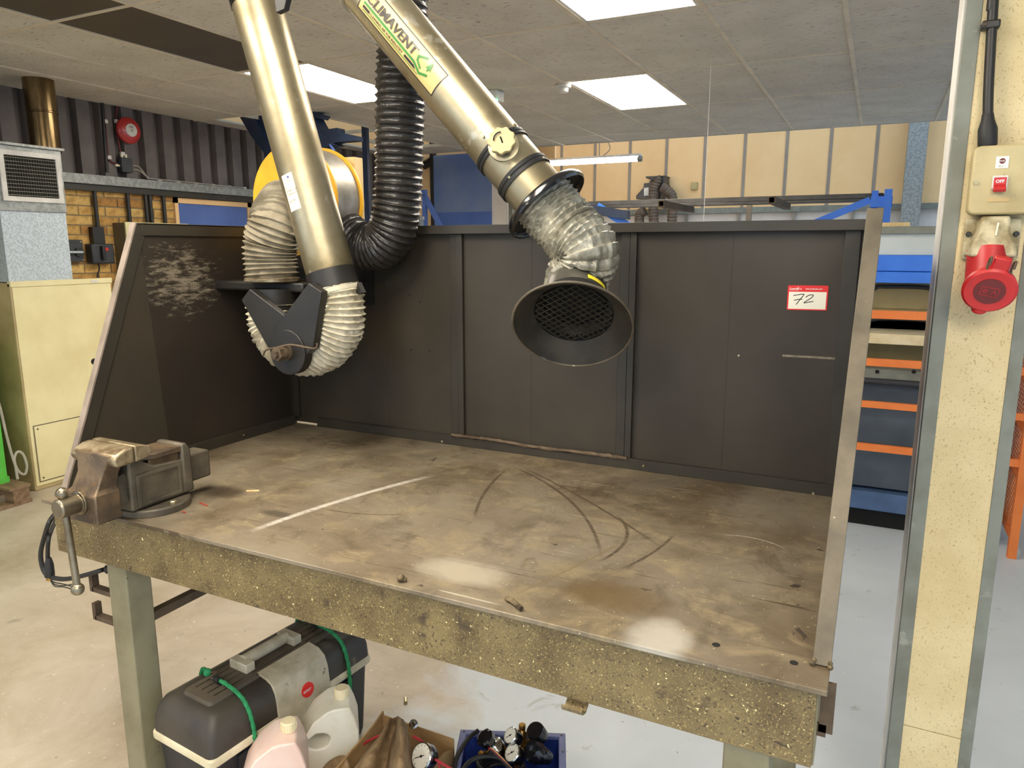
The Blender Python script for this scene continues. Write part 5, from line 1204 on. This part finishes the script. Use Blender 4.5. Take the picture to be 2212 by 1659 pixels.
glv = [[on(u, v, 'y', y) for u, v in r] for r, y in (([(690, 1665), (705, 1640), (745, 1622), (755, 1640)], 1.40), ([(680, 1700), (705, 1680), (750, 1660), (765, 1685)], 1.36), ([(680, 1740), (705, 1730), (755, 1720), (770, 1730)], 1.33))]
i = mb._a([p for r in glv for p in r])
for a in range(2):
    for b in range(3): mb.f.append([i + a * 4 + b, i + a * 4 + b + 1, i + a * 4 + b + 5, i + a * 4 + b + 4])
gv = build('leather_cuff', mb, 'leather', None, sharp=80); tag(gv, 'stitched brown leather cuff at the near side of the cardboard box', 'glove'); sm = gv.modifiers.new('thick', 'SOLIDIFY'); sm.thickness = .006
ss = gv.modifiers.new('sub', 'SUBSURF'); ss.levels = 2; ss.render_levels = 2
def gauge(name, label, c, nrm, r, parent=None, th=.03, back='black_gloss', face='gauge_face'):
    c = V(c); nrm = V(nrm).normalized()
    t = parent or thing(name, label, 'gauge', c - nrm * th)
    cs = build('gauge_case', MB().lathe([(r * .9, -th), (r, -th * .8), (r, -.002), (r * .93, -.0015)], c, nrm, 32), back, t)
    build('bezel', MB().lathe([(r * 1.02, -.006), (r * 1.03, .002), (r * .92, .004), (r * .90, .001)], c, nrm, 32, False), 'chrome', cs)
    build('dial', MB().cyl(c, c + nrm * .0015, r * .92, n=32), face, cs)
    x = (_r - nrm * _r.dot(nrm)).normalized(); y = nrm.cross(x)
    if y.dot(_u) < 0: y = -y
    mb = MB(); mb.bar(c + nrm * .0028 - x * r * .65 - y * r * .1, c + nrm * .0028 + x * r * .3 + y * r * .05, r * .05, .001, nrm); mb.cyl(c + nrm * .002, c + nrm * .004, r * .1, n=10)
    for k in range(11):
        a = math.radians(-40 + 26 * k); q_ = x * math.cos(a) + y * math.sin(a); mb.bar(c + nrm * .0022 + q_ * r * .72, c + nrm * .0022 + q_ * r * .84, r * .03, .0006, nrm)
    build('needle', mb, 'ink', cs); return t
gcp = on(911, 1634, 'y', 1.42)
gauge('pressure_gauge', 'chrome rimmed pressure gauge lying in the cardboard box', gcp, (CAM - gcp).normalized() + V((-.7, -.1, -.05)), .034)
for k, pts in enumerate(([(735, 1690), (752, 1655), (775, 1618), (800, 1598), (822, 1588)], [(892, 1590), (915, 1604), (935, 1625), (948, 1650), (955, 1700)], [(940, 1640), (960, 1652), (985, 1668), (1000, 1690)])):
    o = build('red_cable', MB().tube(smooth([on(u, v, 'y', 1.47 - .02 * k) for u, v in pts], 6), .0035, 8), 'red_wire', None)
    tag(o, ('red cable arching out beside the leather cuff', 'red cable curving over the back of the pressure gauge', 'red cable end lying towards the blue crate')[k], 'cable', 'red cables in the cardboard box')
gc_ = on(893, 1564, 'y', 1.545); tag(build('metal_grommet', MB().lathe([(.007, 0), (.0125, .002), (.0125, .006), (.007, .008)], gc_, (CAM - gc_), 22, False).cyl(gc_ - V((0, -.002, 0)), gc_, .007, n=16), 'chrome', None), 'shiny metal grommet at the back edge of the cardboard box', 'grommet')

# blue crate with regulators
e1 = V((.92, .39, 0)).normalized(); e2 = V((.39, -.92, 0)).normalized(); BL = V((-.975, 1.655, 0)); cw, cdp, ch = .285, .255, .20
cr = thing('blue_crate', 'blue plastic crate full of gas regulators under the bench', 'crate', BL + e1 * cw / 2 + e2 * cdp / 2)
K = lambda a, b, z: BL + e1 * a + e2 * b + V((0, 0, z))
build('bottom', MB().prism([K(0, 0, .0), K(cw, 0, .0), K(cw, cdp, .0), K(0, cdp, .0)], (0, 0, .006)), 'crate_blue', cr)
for a0, b0, a1, b1 in ((0, 0, cw, 0), (cw, 0, cw, cdp), (cw, cdp, 0, cdp), (0, cdp, 0, 0)):
    build('wall', MB().bar(K(a0, b0, ch / 2), K(a1, b1, ch / 2), .006, ch), 'crate_blue', cr)
q1 = [K(-.012, -.012, ch - .01), K(cw + .012, -.012, ch - .01), K(cw + .012, cdp + .012, ch - .01), K(-.012, cdp + .012, ch - .01)]
q2_ = [K(.008, .008, ch - .01), K(cw - .008, .008, ch - .01), K(cw - .008, cdp - .008, ch - .01), K(.008, cdp - .008, ch - .01)]
build('rim', MB().frame(q1, q2_, (0, 0, .012)), 'crate_rim', cr, bev=.003)
for a, b in ((.0, .0), (cw, .0), (cw + .003, .07)): build('rim_hole', MB().cyl(K(a, b, ch + .001), K(a, b, ch + .0026), .004, n=10), 'iso_dark', cr)
Z_ = lambda u, v, z=.21: on(u, v, 'z', z)
rg = thing('gas_regulator', 'brass gas regulator with two white dial gauges in the blue crate', 'regulator', Z_(1122, 1640, .12))
b0, b1 = Z_(1117, 1630, .19), Z_(1128, 1578, .24)
build('body', MB().cyl(b0, b1, .017, n=18).cyl(b1, b1 + V((0, 0, .02)), .011, n=6).cyl(Z_(1117, 1615, .2), Z_(1150, 1606, .22), .014, n=14), 'brass', rg, bev=.002)
build('copper_stem', MB().cyl(Z_(1117, 1700, .16), b0, .009, n=14), 'copper', rg)
nr1 = (CAM - b0).normalized() + V((-.75, .1, .1))
gauge('', '', Z_(1103, 1589, .255), nr1, .023, rg); gauge('', '', Z_(1107, 1626, .225), nr1, .026, rg)
for (u, v, z, r) in ((1155, 1577, .27, .026),):
    c_ = Z_(u, v, z); nn_ = (CAM - c_).normalized() + V((-.45, .2, .2)); nn_.normalize()
    build('gauge_case', MB().lathe([(r, -.04), (r, -.004), (r * .9, 0), (0, .001)], c_, nn_, 30), 'black_gloss', rg)
c_ = Z_(1150, 1622, .24); dk = (Z_(1190, 1640, .20) - c_).normalized()
build('control_knob', MB().lathe([(.028, -.008), (.030, 0), (.030, .022), (.022, .026), (.024, .034), (.017, .062), (.010, .066)], c_, dk, 10), 'black_gloss', rg)
rg2 = thing('gas_regulator', 'chrome gas regulator with black adjusting knob in the blue crate', 'regulator', Z_(1072, 1640, .12))
c_ = Z_(1050, 1596, .25); d_ = (Z_(1080, 1625, .19) - c_).normalized()
build('control_knob', MB().lathe([(.020, -.012), (.026, -.008), (.026, .008), (.019, .022), (.012, .03)], c_, d_, 8), 'black_gloss', rg2)
build('body', MB().lathe([(.010, .028), (.014, .034), (.028, .042), (.030, .062), (.022, .080)], c_, d_, 28), 'chrome', rg2)
build('inlet_nut', MB().cyl(Z_(1038, 1628, .2), Z_(1050, 1632, .18), .009, n=6), 'brass', rg2)
hcx = Z_(1082, 1668, .15)
coil = []
for k in range(420): a = k * .075; r = .062 + .006 * math.sin(k * .23); coil.append(hcx + V((math.cos(a) * r, math.sin(a) * r, -.03 + k * .00018 + .004 * math.sin(k * .31))))
tag(build('hose_coil', MB().tube(coil, .0055, 8), 'black_rubber', None), 'coil of thin black hose in the blue crate', 'hose')
tag(build('black_cable', MB().tube(smooth([Z_(1033, 1578, .23), Z_(1015, 1592, .225), Z_(998, 1615, .22), Z_(984, 1645, .215), Z_(980, 1690, .20)], 6), .0065, 10), 'black_rubber', None), 'thick black cable curving over the edge of the blue crate', 'cable')
tag(build('black_cable', MB().tube(smooth([Z_(995, 1670, .21), Z_(1015, 1645, .215), Z_(1045, 1634, .22), Z_(1080, 1638, .21), Z_(1100, 1660, .2)], 6), .0065, 10), 'black_rubber', None), 'black cable looping over the hose coil in the crate', 'cable')
for k, m in enumerate(('timber', 'red_wire', 'black_rubber')):
    tag(build('thin_wire', MB().tube(smooth([Z_(1052 + 3 * k, 1612 + 4 * k, .235), Z_(1064, 1618 + 3 * k, .235), Z_(1082, 1635 + 3 * k, .225), Z_(1110, 1665, .21)], 5), .0018, 6), m, None), ('thin yellow stripped wire end in the blue crate', 'thin red stripped wire end in the blue crate', 'thin black stripped wire end in the blue crate')[k], 'wire')
# purple aerosol-like can behind the leg
pc_ = on(337, 1600, 'y', 1.33); pcx, pcy = pc_.x, 1.33
tn = thing('purple_tin', 'purple tin with white lettering behind the bench leg', 'tin', (pcx, pcy, 0))
zt3 = on(330, 1592, 'y', 1.33).z
bt = build('tin_body', MB().lathe([(.033, 0), (.034, .004), (.034, zt3 - .006), (.036, zt3 - .003), (.036, zt3), (.031, zt3), (.030, zt3 - .008)], (pcx, pcy, 0), (0, 0, 1), 36), 'purple_can', tn)
nz = (CAM - V((pcx, pcy, .1))); ang = math.atan2(nz.y, nz.x)
cmap = lambda off: (lambda x, y: (pcx + (.0345 + off) * math.cos(ang + x / .0345), pcy + (.0345 + off) * math.sin(ang + x / .0345), y))
build('lettering', put_text(put_text(MB(), 'TREA', .014, cmap(.0006), (-.022, zt3 - .062), off=.0003), 'FOR WOOD', .005, cmap(.0006), (-.022, zt3 - .070)), 'white_print', bt)
build('label_motif', patch(MB(), -.03, .02, zt3 - .035, zt3 - .012, cmap(.0004), 8, 3), 'label_orange', bt)
build('wire_bail', MB().tube(smooth([(pcx - .02, pcy - .028, zt3), (pcx - .03, pcy - .02, zt3 + .035), (pcx - .015, pcy, zt3 + .045), (pcx + .005, pcy + .015, zt3 + .02)], 6), .0012, 6), 'bar_steel', tn)
